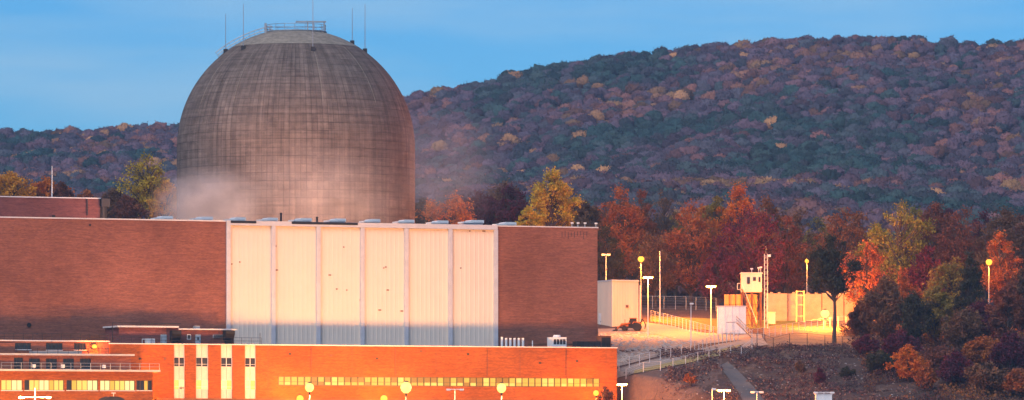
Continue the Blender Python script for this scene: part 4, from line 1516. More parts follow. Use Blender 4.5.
# ------------------------------------------------------------------ trees
def tri_mesh(name, verts, faces, tint=None, mat=None):
    me = bpy.data.meshes.new(name)
    v = np.asarray(verts, np.float32); f = np.asarray(faces, np.int32)
    k = f.shape[1]
    me.vertices.add(len(v)); me.vertices.foreach_set('co', v.ravel())
    me.loops.add(f.size); me.loops.foreach_set('vertex_index', f.ravel())
    me.polygons.add(len(f)); me.polygons.foreach_set('loop_start', np.arange(0, f.size, k)); me.polygons.foreach_set('loop_total', np.full(len(f), k))
    me.update(calc_edges=True)
    if tint is not None:
        a = me.attributes.new('tint', 'FLOAT', 'FACE')
        a.data.foreach_set('value', np.asarray(tint, np.float32))
    if mat:
        me.materials.append(mat)
    return me


def leaf_cards(cent, size, rng, flat=0.45):
    """small four-sided leaf sprays, each at its own angle"""
    n = len(cent)
    nrm = rng.normal(size=(n, 3)); nrm[:, 2] += flat
    nrm /= np.linalg.norm(nrm, axis=1)[:, None]
    t = np.cross(nrm, rng.normal(size=(n, 3))); t /= np.linalg.norm(t, axis=1)[:, None]
    b = np.cross(nrm, t)
    s = (size * rng.uniform(.6, 1.3, n))[:, None]
    q = np.stack([cent - t * s * .5, cent - b * s * .34 + nrm * s * .1, cent + t * s * .5, cent + b * s * .34 + nrm * s * .1], 1)
    return q.reshape(-1, 3), np.arange(4 * n).reshape(-1, 4)


def make_tree(px, py_top, py_bot, wpx, Y, mat, label, seed, name='tree', leaves=6000, leaf=.46, sparse=0.0, shape='round', blobs=92, group='autumn trees', lean=0.0, trunk_show=0.3):
    """crown top and bottom and width come from the photograph, the foot from the ground at depth Y"""
    rng = np.random.default_rng(seed)
    d = Y - CAM.y
    x = (px - 512) * S * d
    g = gz(x, Y)
    zt = CAM.z + (HY - py_top) * S * d - g
    zb = CAM.z + (HY - py_bot) * S * d - g
    zb = max(zb, zt * .12)
    wr = wpx * S * d / 2 * (1.3 if Y > 90 else 1.12)
    t = Thing(name, label, 'tree' if name != 'shrub' else 'shrub', (x, Y, g), None, group)
    ch = zt - zb
    # blob centres inside an uneven crown
    cs, rs_ = [], []
    k = 0
    while len(cs) < blobs and k < 5000:
        k += 1
        u = rng.uniform(-1, 1, 3)
        if np.linalg.norm(u) > 1: continue
        h = (u[2] + 1) / 2
        prof = {'round': math.sqrt(max(0.03, 1 - (2 * h - .85) ** 2 * .8)), 'tall': math.sqrt(max(.05, 1 - abs(2 * h - .7) ** 2.2 * .75)) , 'vase': .35 + .75 * h if h < .75 else .95 - 2.2 * (h - .75),
                'cone': max(.12, 1.05 - h)}[shape]
        prof *= .82 + .3 * float(vnoise(math.atan2(u[1], u[0]) * 1.1 + 3, h * 3.2, seed))
        rad = math.hypot(u[0], u[1])
        if rad < .25 and rng.random() < .4: continue
        br = (0.10 + .17 * rng.random() ** 1.3) * wr * (1 - .25 * h)
        c = np.array([u[0] * prof * (wr - br * .6) / max(.4, math.sqrt(1 - u[2] ** 2 * .6)), u[1] * prof * (wr - br * .6) / max(.4, math.sqrt(1 - u[2] ** 2 * .6)), zb + br * .5 + h * (ch - br * 1.3)])
        rr = math.hypot(c[0], c[1])
        if rr > wr - br * .3:
            c[:2] *= (wr - br * .5) / rr
        cs.append(c); rs_.append(br)
    # make sure the top is reached
    cs.append(np.array([rng.uniform(-.12, .12) * wr, 0, zt - .16 * wr])); rs_.append(.2 * wr)
    cs, rs_ = np.array(cs), np.array(rs_)
    cs[:, 0] += lean * (cs[:, 2] / zt) * wr
    # wood
    wood = MB()
    tr = 0.018 * zt + .08
    def bend(z):
        return Vector((lean * wr * (z / zt) * .8 + .12 * math.sin(z * .5 + seed), .1 * math.cos(z * .6 + seed), z))
    hs_ = np.linspace(-.3, zb + ch * .72, 9)
    for a, b in zip(hs_[:-1], hs_[1:]):
        fa, fb = 1 - .82 * max(0, a) / hs_[-1], 1 - .82 * max(0, b) / hs_[-1]
        wood.tube(bend(a), bend(b), tr * fa, tr * fb, 7)
    for c, r in zip(cs, rs_):
        za = min(max(zb * .75, c[2] - (.35 + .25 * rng.random()) * math.hypot(c[0], c[1]) - .12 * ch), hs_[-1])
        za = max(za, zt * .1)
        a = bend(za); b = Vector(c)
        mid = a.lerp(b, .5) + Vector((0, 0, -.06 * (b - a).length)) + Vector(rng.normal(size=3) * .15)
        wood.tube(a, mid, tr * .34, tr * .22, 5).tube(mid, b, tr * .22, tr * .07, 5)
        for _ in range(3 + int(5 * sparse)):
            e = b + Vector(rng.normal(size=3)) * r * .75 + Vector((0, 0, r * .4))
            wood.tube(mid.lerp(b, rng.uniform(.4, 1)), e, tr * .08, .012, 4)
    wm = wood.mesh('trunk', BARK)
    link('trunk', wm, t.o)
    # leaves on the shells of the blobs, thinned in places so the sky shows
    wgt = rs_ ** 2 * rng.uniform(.55, 1.3, len(rs_)); wgt /= wgt.sum()
    n = int(leaves * 2.2 * (1 - sparse))
    which = rng.choice(len(cs), n, p=wgt)
    dirs = rng.normal(size=(n, 3)); dirs /= np.linalg.norm(dirs, axis=1)[:, None]
    rad = rs_[which] * (rng.random(n) ** .5) * rng.uniform(.7, 1.55, n)
    pos = cs[which] + dirs * rad[:, None] * np.array([1.05, 1.05, .85])
    # clumps and gaps: whole handfuls of leaves are missing
    gap = vnoise(pos[:, 0] / .9 + pos[:, 2] * .37, pos[:, 1] / .9 + pos[:, 2] / 1.1, seed)
    keep = gap > -.28 + .25 * rng.normal(size=n)
    pos, which = pos[keep], which[keep]
    n = len(pos)
    tint_b = rng.random(len(cs))
    tint = np.clip(tint_b[which] * .6 + rng.random(n) * .4, 0, 1)
    q, f = leaf_cards(pos, leaf, rng)
    link('crown', tri_mesh('crown', q, f, tint, mat), t.o)
    return t


ORG_L = leaf_mat('orange_leaves', [(0.42, 0.09, 0.012), (0.62, 0.16, 0.018), (0.70, 0.24, 0.03)])
GOLD_L = leaf_mat('golden_leaves', [(0.28, 0.20, 0.02), (0.54, 0.37, 0.03), (0.66, 0.45, 0.045)])
OLIVE_L = leaf_mat('olive_gold_leaves', [(0.14, 0.12, 0.03), (0.30, 0.19, 0.035), (0.46, 0.27, 0.04)])
AMBER_L = leaf_mat('amber_leaves', [(0.50, 0.17, 0.015), (0.72, 0.32, 0.025), (0.80, 0.44, 0.05)])
LIME_L = leaf_mat('yellow_green_leaves', [(0.13, 0.125, 0.02), (0.28, 0.235, 0.03), (0.42, 0.33, 0.05)])
MAROON_L = leaf_mat('maroon_leaves', [(0.06, 0.012, 0.028), (0.11, 0.020, 0.038), (0.16, 0.04, 0.044)])
RUST_L = leaf_mat('rust_leaves', [(0.20, 0.06, 0.025), (0.37, 0.11, 0.03), (0.48, 0.17, 0.04)])
BROWN_L = leaf_mat('brown_leaves', [(0.10, 0.052, 0.034), (0.18, 0.09, 0.045), (0.28, 0.14, 0.06)])
DKGR_L = leaf_mat('dark_green_leaves', [(0.028, 0.034, 0.02), (0.055, 0.052, 0.026), (0.09, 0.07, 0.034)])
RED_L = leaf_mat('dark_red_leaves', [(0.11, 0.040, 0.028), (0.20, 0.068, 0.038), (0.28, 0.10, 0.05)])

TREES = [
    # px, top, bottom, width, depth, material, label, options
    (12, 171, 215, 56, 120, AMBER_L, 'golden orange tree at the far left edge above the brick block', {}),
    (46, 177, 215, 44, 135, ORG_L, 'rusty orange tree just right of the golden tree at far left', {}),
    (62, 182, 215, 26, 125, RED_L, 'small red tree beside the thin mast at far left', {}),
    (86, 190, 215, 26, 150, RUST_L, 'small low orange brown tree between mast and olive tree', {'sparse': .2}),
    (113, 188, 222, 30, 150, BROWN_L, 'dull brown tree behind the end of the brick block', {'sparse': .3}),
    (148, 153, 222, 60, 118, GOLD_L, 'large olive gold tree left of the dome', {'leaves': 4600, 'sparse': .1, 'shape': 'vase'}),
    (166, 181, 228, 40, 100, AMBER_L, 'bright orange gold tree touching the left side of the dome', {}),
    (127, 196, 228, 34, 98, RED_L, 'low dark red tree in front of the olive gold tree', {}),
    (422, 198, 230, 26, 140, DKGR_L, 'dark green tree squeezed between dome and orange tree', {}),
    (451, 193, 235, 58, 105, ORG_L, 'bright orange tree right beside the dome', {'leaves': 4800}),
    (481, 191, 232, 40, 135, MAROON_L, 'maroon tree right of the bright orange tree', {}),
    (508, 184, 235, 50, 125, MAROON_L, 'broad dark maroon tree left of the tall yellow tree', {'leaves': 4800}),
    (505, 180, 225, 50, 165, BROWN_L, 'pale brown thin tree behind the maroon trees', {'sparse': .55}),
    (552, 168, 240, 52, 112, GOLD_L, 'tall yellow tree standing alone above the right brick wall', {'leaves': 6000, 'shape': 'tall'}),
    (529, 206, 240, 26, 104, GOLD_L, 'small yellow tree at the left foot of the tall yellow tree', {}),
    (585, 200, 245, 40, 140, BROWN_L, 'dark brown tree right of the tall yellow tree', {}),
    (594, 206, 250, 30, 150, RUST_L, 'small rusty tree above the corner of the turbine hall', {}),
    (621, 185, 282, 62, 118, RUST_L, 'large rust orange tree right of the turbine hall', {'leaves': 6500, 'blobs': 110}),
    (604, 225, 300, 40, 105, DKGR_L, 'dark shaded tree behind the cream shed', {}),
    (645, 190, 280, 38, 128, RED_L, 'dark red tree right of the large rust orange tree', {}),
    (664, 186, 270, 36, 150, BROWN_L, 'nearly bare grey brown tree with fine upright branches', {'sparse': .85, 'shape': 'vase'}),
    (655, 232, 305, 50, 110, BROWN_L, 'dark brown tree behind the lit street lamp', {'leaves': 4800}),
    (691, 200, 296, 60, 115, RUST_L, 'broad orange tree with forked trunk behind the yard fence', {'leaves': 6200, 'blobs': 110}),
    (737, 182, 285, 56, 128, ORG_L, 'tall orange tree behind the large maroon tree', {'leaves': 6000, 'sparse': .1, 'shape': 'tall'}),
    (716, 196, 290, 36, 140, OLIVE_L, 'olive brown tree between two orange trees', {'sparse': .2}),
    (752, 204, 305, 72, 100, MAROON_L, 'large deep maroon tree behind the watch cabin', {'leaves': 7500, 'blobs': 120}),
    (717, 250, 305, 44, 98, MAROON_L, 'lower maroon tree left of the watch cabin', {}),
    (788, 216, 305, 40, 112, RED_L, 'dark red tree between maroon tree and dark tree', {}),
    (800, 208, 300, 44, 138, BROWN_L, 'brown tree behind the dark tree', {'sparse': .1}),
    (841, 208, 300, 56, 132, RUST_L, 'orange brown thin tree right behind the dark tree', {'sparse': .35}),
    (835, 234, 300, 54, 4, DKGR_L, 'dark tree with a tall bare trunk before the lit yard', {'leaves': 6500, 'sparse': .15, 'leaf': .42, 'blobs': 60, 'lean': -.1}),
    (899, 200, 296, 66, 95, LIME_L, 'tall yellow green tree at right with forked dark branches', {'leaves': 5600, 'sparse': .1, 'shape': 'vase'}),
    (866, 240, 322, 58, 60, RUST_L, 'orange brown bushy tree lit by the yard lamp', {'leaves': 4600, 'sparse': .2}),
    (934, 202, 300, 50, 128, RED_L, 'red brown tree right of the yellow green tree', {}),
    (962, 206, 300, 60, 118, RED_L, 'broad red brown tree above the right street lamp', {'leaves': 5600}),
    (1003, 206, 300, 60, 112, BROWN_L, 'brown tree at the right edge behind the street lamp', {'leaves': 9000}),
    (925, 246, 330, 46, 66, MAROON_L, 'maroon tree under the yellow green tree', {}),
    (1000, 232, 330, 50, 74, RUST_L, 'orange brown tree on the right edge behind the lamp', {'sparse': .15}),
    (953, 258, 340, 70, 22, OLIVE_L, 'spreading olive brown tree left of the right street lamp', {'leaves': 6500, 'sparse': .15}),
    (970, 250, 340, 36, 10, DKGR_L, 'slender dark tree with bare trunk at right', {'sparse': .3, 'shape': 'tall'}),
    (884, 276, 372, 52, 0, BROWN_L, 'dark bushy tree at the right end of the brown bank', {'leaves': 6000}),
    (915, 292, 385, 50, -6, DKGR_L, 'tall dark tree behind the bright orange bush', {'shape': 'vase', 'sparse': .2}),
    (1008, 282, 380, 54, -4, RED_L, 'dark red tree at the right edge', {'leaves': 6000, 'shape': 'tall'}),
    (965, 308, 395, 64, -14, BROWN_L, 'dark brown thin tree at lower right', {'leaves': 5600, 'sparse': .2, 'shape': 'vase'}),
    (1010, 332, 405, 64, -30, MAROON_L, 'dark maroon tree in the lower right corner', {'leaves': 5600, 'shape': 'cone'}),
    (908, 345, 408, 40, -40, ORG_L, 'bright orange bushy tree at the bottom right', {'leaves': 5200, 'leaf': .36, 'shape': 'tall'}),
    (927, 362, 410, 34, -46, RUST_L, 'rusty bush touching the bright orange bush on its right', {'shape': 'cone'}),
    (955, 352, 410, 44, -42, MAROON_L, 'maroon bush right of the rusty bush', {'shape': 'tall', 'sparse': .15}),
    (880, 350, 405, 34, -34, DKGR_L, 'dark green shrub left of the bright orange bush', {'shape': 'tall'}),
    (985, 362, 412, 54, -48, BROWN_L, 'brown bush at the bottom edge near the right corner', {'shape': 'vase', 'sparse': .15}),
    (862, 300, 352, 34, 14, BROWN_L, 'brown bush at the right end of the lit yard', {'sparse': .2}),
    (905, 268, 350, 40, 34, RUST_L, 'thin orange brown tree right of the lit yard', {'sparse': .3}),
    (935, 285, 370, 50, 2, OLIVE_L, 'olive tree between the bank and the spreading brown tree', {}),
    (980, 300, 375, 54, 6, MAROON_L, 'dark maroon tree under the right street lamp', {}),
    (1022, 268, 352, 40, 24, BROWN_L, 'brown tree cut by the right edge of the picture', {}),
    (900, 330, 398, 40, -22, MAROON_L, 'dark maroon bush above the bright orange bush', {}),
    (940, 345, 402, 50, -28, RED_L, 'dark red bush behind the rusty bush', {}),
    (985, 335, 402, 50, -26, RUST_L, 'rust brown bush in the lower right thicket', {}),
    (1020, 368, 412, 44, -50, RUST_L, 'rusty bush in the very corner at bottom right', {}),
    (866, 335, 390, 30, -16, MAROON_L, 'small dark maroon bush at the right of the bank', {'sparse': .2}),
    (574, 196, 250, 40, 165, OLIVE_L, 'olive tree peeping over the roof behind the tall yellow tree', {}),
    (632, 205, 290, 50, 165, BROWN_L, 'brown tree deep behind the large rust orange tree', {}),
    (676, 214, 295, 46, 160, OLIVE_L, 'olive brown tree filling the gap behind the broad orange tree', {}),
    (702, 206, 295, 40, 158, ORG_L, 'bright orange treetop between the broad and the tall orange trees', {}),
    (766, 196, 300, 46, 150, RUST_L, 'rust orange treetop rising behind the large maroon tree', {}),
    (782, 212, 300, 44, 160, BROWN_L, 'dull brown treetop right of the maroon tree', {}),
    (818, 216, 300, 46, 165, OLIVE_L, 'olive treetop behind the dark tree', {}),
    (858, 212, 300, 46, 158, RUST_L, 'rust treetop left of the yellow green tree', {}),
    (878, 222, 310, 44, 110, LIME_L, 'yellow green lower tree joined to the tall yellow green tree', {}),
    (918, 206, 300, 44, 145, LIME_L, 'yellow green treetop right behind the tall yellow green tree', {}),
    (948, 208, 300, 46, 150, MAROON_L, 'maroon treetop between two red brown trees', {}),
    (984, 210, 300, 46, 150, MAROON_L, 'maroon treetop above the right street lamp', {}),
    (1022, 214, 300, 44, 140, RED_L, 'red brown treetop at the right picture edge', {}),
    (820, 368, 392, 18, -45, MAROON_L, 'small dark red shrub in the middle of the brown bank', {'leaves': 2500, 'leaf': .3, 'shape': 'cone'}),
    (800, 360, 372, 12, -34, BROWN_L, 'tiny brown shrub on the middle of the bank', {'leaves': 1300, 'leaf': .3, 'sparse': .3}),
    (848, 366, 382, 18, -38, DKGR_L, 'dark green shrub on the right of the bank', {'leaves': 2200, 'leaf': .3}),
    (690, 372, 384, 14, -44, RUST_L, 'small rust shrub on the bank left of the track', {'leaves': 1600, 'leaf': .3}),
    (605, 386, 402, 26, -92, RUST_L, 'small rust red twiggy tree before the service building corner', {'leaves': 1500, 'sparse': .45, 'leaf': .3, 'blobs': 16}),
]
for i, (px, a, b, w, Y, m, lab, kw) in enumerate(TREES):
    kw = dict(kw)
    nm = 'shrub' if ('bush' in lab.split() or 'shrub' in lab) else 'tree'
    make_tree(px, a, b, w, Y, m, lab, 100 + i, name=nm, group='trees and bushes around the plant', **kw)

# shrubs and stones on the brown bank: nobody could count them
rng = np.random.default_rng(5)
N = 6500
X_ = rng.uniform(26, 75, N); Y_ = rng.uniform(-75, -8, N)
den = vnoise(X_ / 6, Y_ / 6, 9) + .4 * rng.random(N)
pxx = 512 + X_ / (S * (Y_ - CAM.y)); pyy = HY - (ground_z(X_, Y_) - CAM.z) / (S * (Y_ - CAM.y))
tr0 = np.interp(pyy, [362, 378, 392, 405], [719, 728, 738, 745]); tr1 = np.interp(pyy, [362, 374, 390, 405], [728, 741, 756, 768])
k = (den > -.1) & ~((pxx > tr0 - 1) & (pxx < tr1 + 1) & (pyy > 360))
X_, Y_ = X_[k], Y_[k]
cs = []
for x, y in zip(X_, Y_):
    m = rng.integers(4, 11)
    o = rng.normal(size=(m, 3)) * np.array([.32, .32, .22]); o[:, 2] = abs(o[:, 2]) + .05
    cs.append(o + np.array([x, y, gz(x, y)]))
cs = np.concatenate(cs)
q, f = leaf_cards(cs, .34, rng, .1)
WEED = leaf_mat('dry_weeds', [(0.06, 0.03, 0.034), (0.13, 0.06, 0.055), (0.22, 0.11, 0.085), (0.33, 0.21, 0.14)], .15)
o = link('dry_weeds', tri_mesh('dry_weeds', q, f, rng.random(len(f)) ** 1.6, WEED))
o['kind'] = 'stuff'; tag(o, 'dry brown weeds scattered over the bank', 'weeds')


# undergrowth below the trees at the right: one tangle
N = 5200
X_ = rng.uniform(62, 112, N); Y_ = rng.uniform(-75, 40, N)
den = vnoise(X_ / 5, Y_ / 5, 19) + .5 * rng.random(N) + .02 * (X_ - 66)
k = den > .1
X_, Y_ = X_[k], Y_[k]
cs = []
for x, y in zip(X_, Y_):
    m = rng.integers(8, 20)
    h = rng.uniform(.4, 1.9)
    o = rng.normal(size=(m, 3)) * np.array([.5, .5, 0]); o[:, 2] = h * rng.random(m) ** .7
    cs.append(o + np.array([x, y, gz(x, y)]))
cs = np.concatenate(cs)
q, f = leaf_cards(cs, .38, rng, .2)
tn_ = np.clip(.5 + .5 * vnoise(cs[:, 0] / 4, cs[:, 1] / 6, 23) + .25 * rng.normal(size=len(cs)), 0, 1)
BRUSH = leaf_mat('tangled_brush_leaves', [(0.03, 0.032, 0.02), (0.09, 0.03, 0.034), (0.16, 0.075, 0.04), (0.30, 0.13, 0.04)], .2)
o = link('undergrowth', tri_mesh('undergrowth', q, f, tn_, BRUSH))
o['kind'] = 'stuff'; tag(o, 'tangled dark autumn undergrowth below the trees at lower right', 'undergrowth')


def rocks(name, label, n, gen, smin, smax, mat):
    vs, fs = [], []
    base = np.array([(1, 1, 1), (-1, -1, 1), (-1, 1, -1), (1, -1, -1), (0, 0, 1.3), (1.2, 0, 0), (-1.2, 0, .1), (0, 1.2, 0), (0, -1.2, 0)], float)
    tri = [(4, 5, 7), (4, 7, 6), (4, 6, 8), (4, 8, 5), (5, 8, 3), (5, 2, 7), (7, 2, 6), (6, 2, 8), (8, 2, 3), (5, 3, 2)]
    for _ in range(n):
        x, y = gen()
        s = rng.uniform(smin, smax) ** 1.0
        p = base * rng.uniform(.6, 1.2, base.shape) * s * np.array([1, 1, .6]) + np.array([x, y, gz(x, y) + s * .15])
        n0 = len(vs)
        vs += [tuple(w) for w in p]; fs += [tuple(i + n0 for i in q) for q in tri]
    o = link(name, MB().add(vs, fs).mesh(name, mat))
    o['kind'] = 'stuff'; tag(o, label, name.replace('_', ' '))


def gy():
    while True:
        px, py = rng.uniform(600, 690), rng.uniform(333, 368)
        if py < 369 - (px - 600) * .27 and py > 331 + max(0, px - 640) * .2:
            p = on_ground(px, py, -40)
            return p.x, p.y
rocks('rubble', 'loose pale stones lying over the gravel yard', 700, gy, .08, .42, plain('pale_stone', (0.45, 0.37, 0.30), .9, 0, .3))
def gb():
    return rng.uniform(26, 70), rng.uniform(-70, -10)
rocks('stones', 'small pale stones scattered on the brown bank', 420, gb, .06, .22, plain('bank_stone', (0.36, 0.30, 0.27), .9, 0, .3))

# ------------------------------------------------------------------ the wood on the hill (far, one mass)
rng = np.random.default_rng(21)


def crown_mesh(i):
    """a lumpy far crown: cauliflower body with ragged leaf sprays on it"""
    import bmesh
    bm = bmesh.new()
    bmesh.ops.create_icosphere(bm, subdivisions=4, radius=1.0)
    nb = 16
    lc = rng.normal(size=(nb, 3)); lc /= np.linalg.norm(lc, axis=1)[:, None]; lc[:, 2] = np.abs(lc[:, 2]) * 1.1 - .15
    lr = rng.uniform(.28, .5, nb)
    V = np.array([v.co[:] for v in bm.verts])
    rad = np.full(len(V), .42)
    for c, r in zip(lc * .42, lr):
        b = V @ c
        disc = b * b - (c @ c - r * r)
        hit = np.where(disc > 0, b + np.sqrt(np.maximum(disc, 0)), 0)
        rad = np.maximum(rad, hit)
    rad = rad * (1 + .10 * rng.normal(size=len(V)))
    V = V * rad[:, None] * np.array([1, 1, .95])
    F = np.array([[v.index for v in f.verts] for f in bm.faces])
    bm.free()
    n = 330
    k = rng.integers(0, len(V), n)
    p = V[k] * rng.uniform(.97, 1.12, (n, 1)) + rng.normal(size=(n, 3)) * .03
    q, f = leaf_cards(p, .15, rng, .6)
    f = f + len(V)
    allv = np.concatenate([V, q])
    tri = np.concatenate([F, f[:, [0, 1, 2]], f[:, [0, 2, 3]]])
    tint = np.concatenate([rng.random(len(F)), np.tile(rng.random(n), 2)])
    return tri_mesh('far_crown_%d' % i, allv, tri, tint, None)


fm, t_, b_ = new_mat('far_foliage')
at = nd(t_, 'ShaderNodeAttribute'); at.attribute_type = 'INSTANCER'; at.attribute_name = 'leafcol'
at2 = nd(t_, 'ShaderNodeAttribute'); at2.attribute_name = 'tint'
r_ = nd(t_, 'ShaderNodeMapRange'); r_.inputs[3].default_value = .8; r_.inputs[4].default_value = 1.2
t_.links.new(at2.outputs['Fac'], r_.inputs[0])
mm = nd(t_, 'ShaderNodeMixRGB', blend_type='MULTIPLY'); mm.inputs['Fac'].default_value = 1
t_.links.new(at.outputs['Color'], mm.inputs['Color1']); t_.links.new(r_.outputs[0], mm.inputs['Color2'])
t_.links.new(mm.outputs[0], b_.inputs['Base Color'])
b_.inputs['Roughness'].default_value = .85
b_.inputs['Specular IOR Level'].default_value = .1

proto = bpy.data.collections.new('far_crowns')     # not linked to the scene
for i in range(8):
    me = crown_mesh(i); me.materials.append(fm)
    proto.objects.link(bpy.data.objects.new('far_crown_%d' % i, me))

# points: a jittered grid over the hill, spaced like crowns
pts = []
y = 330.0
while y < 2080:
    d = y + 1000
    half = 640 * S * d + 60
    sp = 6.5
    x = np.arange(-half, half, sp) + rng.uniform(-.45, .45, int(math.ceil(2 * half / sp))) * sp
    pts.append(np.stack([x, y + rng.uniform(-.5, .5, len(x)) * sp * 1.1], 1))
    y += sp * 1.1
P = np.concatenate(pts)
P = P[(rng.random(len(P)) > .06)]
Z = ground_z(P[:, 0], P[:, 1])
size = rng.uniform(2.8, 5.6, len(P)) * (1 + .2 * vnoise(P[:, 0] / 40, P[:, 1] / 40, 3))
a1 = -.12 + 1.0 * vnoise(P[:, 0] / 70, P[:, 1] / 160, 11) + .6 * vnoise(P[:, 0] / 24, P[:, 1] / 60, 12) + rng.normal(size=len(P)) * .42
a2 = vnoise(P[:, 0] / 40 + 9, P[:, 1] / 110, 13) + rng.normal(size=len(P)) * .55
pal = np.array([(0.026, 0.062, 0.056), (0.045, 0.080, 0.066), (0.065, 0.072, 0.076), (0.105, 0.074, 0.092), (0.15, 0.082, 0.095), (0.23, 0.092, 0.065), (0.27, 0.14, 0.06)])
idx = np.clip((a1 + 1.2) / 2.4 * 6, 0, 5.999)
i0 = idx.astype(int); fr = (idx - i0)[:, None]
C = pal[i0] * (1 - fr) + pal[np.minimum(i0 + 1, 6)] * fr
pale = (a2 > 1.25)
C[pale] = np.array((0.50, 0.24, 0.10)) * rng.uniform(.4, 1.0, (pale.sum(), 1))
C *= .9 * rng.uniform(.5, 1.45, (len(P), 1))
me = bpy.data.meshes.new('hillside_forest')
V = np.stack([P[:, 0], P[:, 1], Z + size * .9], 1).astype(np.float32)
me.vertices.add(len(V)); me.vertices.foreach_set('co', V.ravel())
at_ = me.attributes.new('leafcol', 'FLOAT_COLOR', 'POINT'); at_.data.foreach_set('color', np.concatenate([C, np.ones((len(C), 1))], 1).astype(np.float32).ravel())
at_ = me.attributes.new('csize', 'FLOAT', 'POINT'); at_.data.foreach_set('value', size.astype(np.float32))
me.update()
fo = link('hillside_forest', me)
fo['kind'] = 'stuff'; tag(fo, 'autumn forest covering the whole hill behind the plant', 'forest')
ng = bpy.data.node_groups.new('forest_points', 'GeometryNodeTree')
ng.interface.new_socket('Geometry', in_out='INPUT', socket_type='NodeSocketGeometry')
ng.interface.new_socket('Geometry', in_out='OUTPUT', socket_type='NodeSocketGeometry')
gi, go = ng.nodes.new('NodeGroupInput'), ng.nodes.new('NodeGroupOutput')
mp_ = ng.nodes.new('GeometryNodeMeshToPoints')
ip = ng.nodes.new('GeometryNodeInstanceOnPoints')
ci = ng.nodes.new('GeometryNodeCollectionInfo')
ci.inputs['Collection'].default_value = proto
ci.inputs['Separate Children'].default_value = True
ci.inputs['Reset Children'].default_value = True
na = ng.nodes.new('GeometryNodeInputNamedAttribute'); na.data_type = 'FLOAT'; na.inputs['Name'].default_value = 'csize'
rv = ng.nodes.new('FunctionNodeRandomValue'); rv.data_type = 'FLOAT_VECTOR'
rv.inputs[1].default_value = (0.25, 0.25, 6.283)
ng.links.new(gi.outputs[0], mp_.inputs['Mesh'])
ng.links.new(mp_.outputs[0], ip.inputs['Points'])
ng.links.new(ci.outputs[0], ip.inputs['Instance'])
ip.inputs['Pick Instance'].default_value = True
ng.links.new(na.outputs[0], ip.inputs['Scale'])
ng.links.new(rv.outputs[0], ip.inputs['Rotation'])
ng.links.new(ip.outputs[0], go.inputs[0])
md = fo.modifiers.new('points', 'NODES'); md.node_group = ng

# ------------------------------------------------------------------ air
def volume_box(name, x0, x1, y0, y1, z0, z1, label, density, color, aniso=0.0):
    m = bpy.data.materials.new(name); m.use_nodes = True
    t = m.node_tree
    t.nodes.clear()
    out = t.nodes.new('ShaderNodeOutputMaterial')
    pv = t.nodes.new('ShaderNodeVolumePrincipled')
    pv.inputs['Color'].default_value = (*color, 1)
    pv.inputs['Density'].default_value = density
    pv.inputs['Anisotropy'].default_value = aniso
    t.links.new(pv.outputs[0], out.inputs['Volume'])
    o = link(name, MB().box(x0, x1, y0, y1, z0, z1).mesh(name, m))
    o['kind'] = 'stuff'; tag(o, label, name)
    return o, t, pv


volume_box('haze', -2450, 2450, -1550, 6600, -7.5, 300, 'thin blue evening haze in the air', 0.00007, (0.52, 0.74, 1.0))


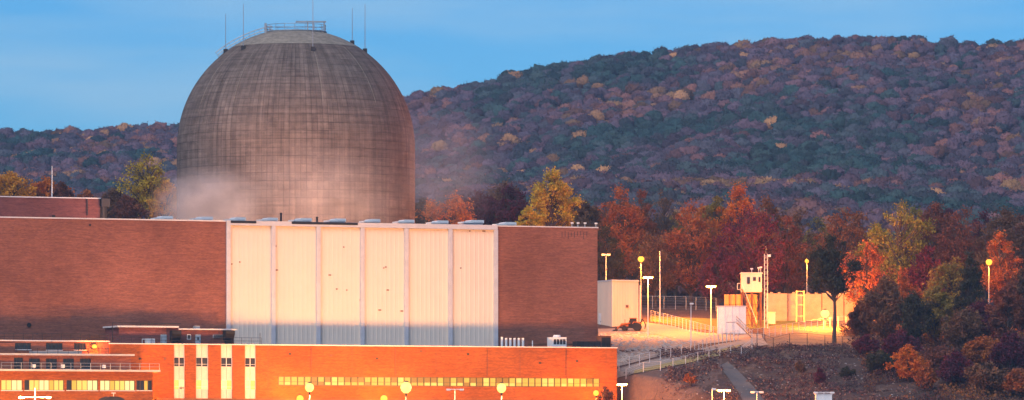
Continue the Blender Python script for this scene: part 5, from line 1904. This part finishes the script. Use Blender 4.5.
def steam(name_label, c, rx, ry, rz, dens, seed):
    """a drifting puff, densest in its middle"""
    m = bpy.data.materials.new('steam'); m.use_nodes = True
    t = m.node_tree; t.nodes.clear()
    out = t.nodes.new('ShaderNodeOutputMaterial'); pv = t.nodes.new('ShaderNodeVolumePrincipled')
    pv.inputs['Color'].default_value = (.97, .95, .95, 1)
    co = t.nodes.new('ShaderNodeTexCoord')
    ln = nd(t, 'ShaderNodeVectorMath', operation='LENGTH')
    t.links.new(co.outputs['Object'], ln.inputs[0])
    fall = nd(t, 'ShaderNodeMapRange'); fall.interpolation_type = 'SMOOTHSTEP'
    fall.inputs[1].default_value = 1.0; fall.inputs[2].default_value = 0.1; fall.inputs[3].default_value = 0; fall.inputs[4].default_value = 1
    t.links.new(ln.outputs['Value'], fall.inputs[0])
    mpn = nd(t, 'ShaderNodeMapping'); mpn.inputs['Location'].default_value = (seed, seed * 2, 0)
    t.links.new(co.outputs['Object'], mpn.inputs[0])
    n = nd(t, 'ShaderNodeTexNoise', Scale=2.2, Detail=3.0)
    t.links.new(mpn.outputs[0], n.inputs['Vector'])
    nr = nd(t, 'ShaderNodeMapRange'); nr.inputs[1].default_value = .35; nr.inputs[2].default_value = .7; nr.inputs[3].default_value = .15; nr.inputs[4].default_value = 1.2
    t.links.new(n.outputs['Fac'], nr.inputs[0])
    m1 = nd(t, 'ShaderNodeMath', operation='MULTIPLY'); m2 = nd(t, 'ShaderNodeMath', operation='MULTIPLY'); m2.inputs[1].default_value = dens
    t.links.new(fall.outputs[0], m1.inputs[0]); t.links.new(nr.outputs[0], m1.inputs[1]); t.links.new(m1.outputs[0], m2.inputs[0])
    t.links.new(m2.outputs[0], pv.inputs['Density']); t.links.new(pv.outputs[0], out.inputs['Volume'])
    prof = [(max(.02, math.sin(math.pi * k / 12)), -math.cos(math.pi * k / 12)) for k in range(13)]
    o = link('steam', MB().lathe(prof, 24).mesh('steam', m))
    o.location = c; o.scale = (rx, ry, rz)
    o['kind'] = 'stuff'; tag(o, name_label, 'steam')


steam('pale steam rising at the left foot of the dome', at_depth(205, 208, 2), 12, 8, 9, .26, 1.0)
steam('thin steam drifting across the lower front of the dome', at_depth(310, 196, 1), 21, 9, 12, .05, 4.0)
steam('faint steam drifting off to the right of the dome', at_depth(437, 168, 24), 15, 9, 15, .045, 7.0)

# floodlights added out of sight on the hall roof to warm the steam and dome foot
for px, lab in ((190, 'added floodlight hidden behind the roof edge lighting the left foot of the dome'), (248, 'added floodlight hidden behind the roof edge left of the middle of the dome'),
                (312, 'added floodlight hidden behind the roof edge right of the middle of the dome'), (376, 'added floodlight hidden behind the roof edge lighting the right foot of the dome')):
    v = 27.0
    u = U(px, v); z = TOP - .7
    t = Thing('added_roof_flood', lab, 'floodlight', (u, v, z), FR, 'added floodlights on the hall roof')
    t.part('stand', MB().tube((u, v, z), (u, v, z + .45), .05), STEEL)
    t.part('housing', MB().box(u - .3, u + .3, v - .1, v + .12, z + .46, z + .8), DARK)
    t.part('lens', MB().box(u - .25, u + .25, v + .121, v + .14, z + .5, z + .76), BULB_W)
    light_at('lamp_light', t.o, (0, .35, .6), (1.0, .50, .30), 11000, .2)
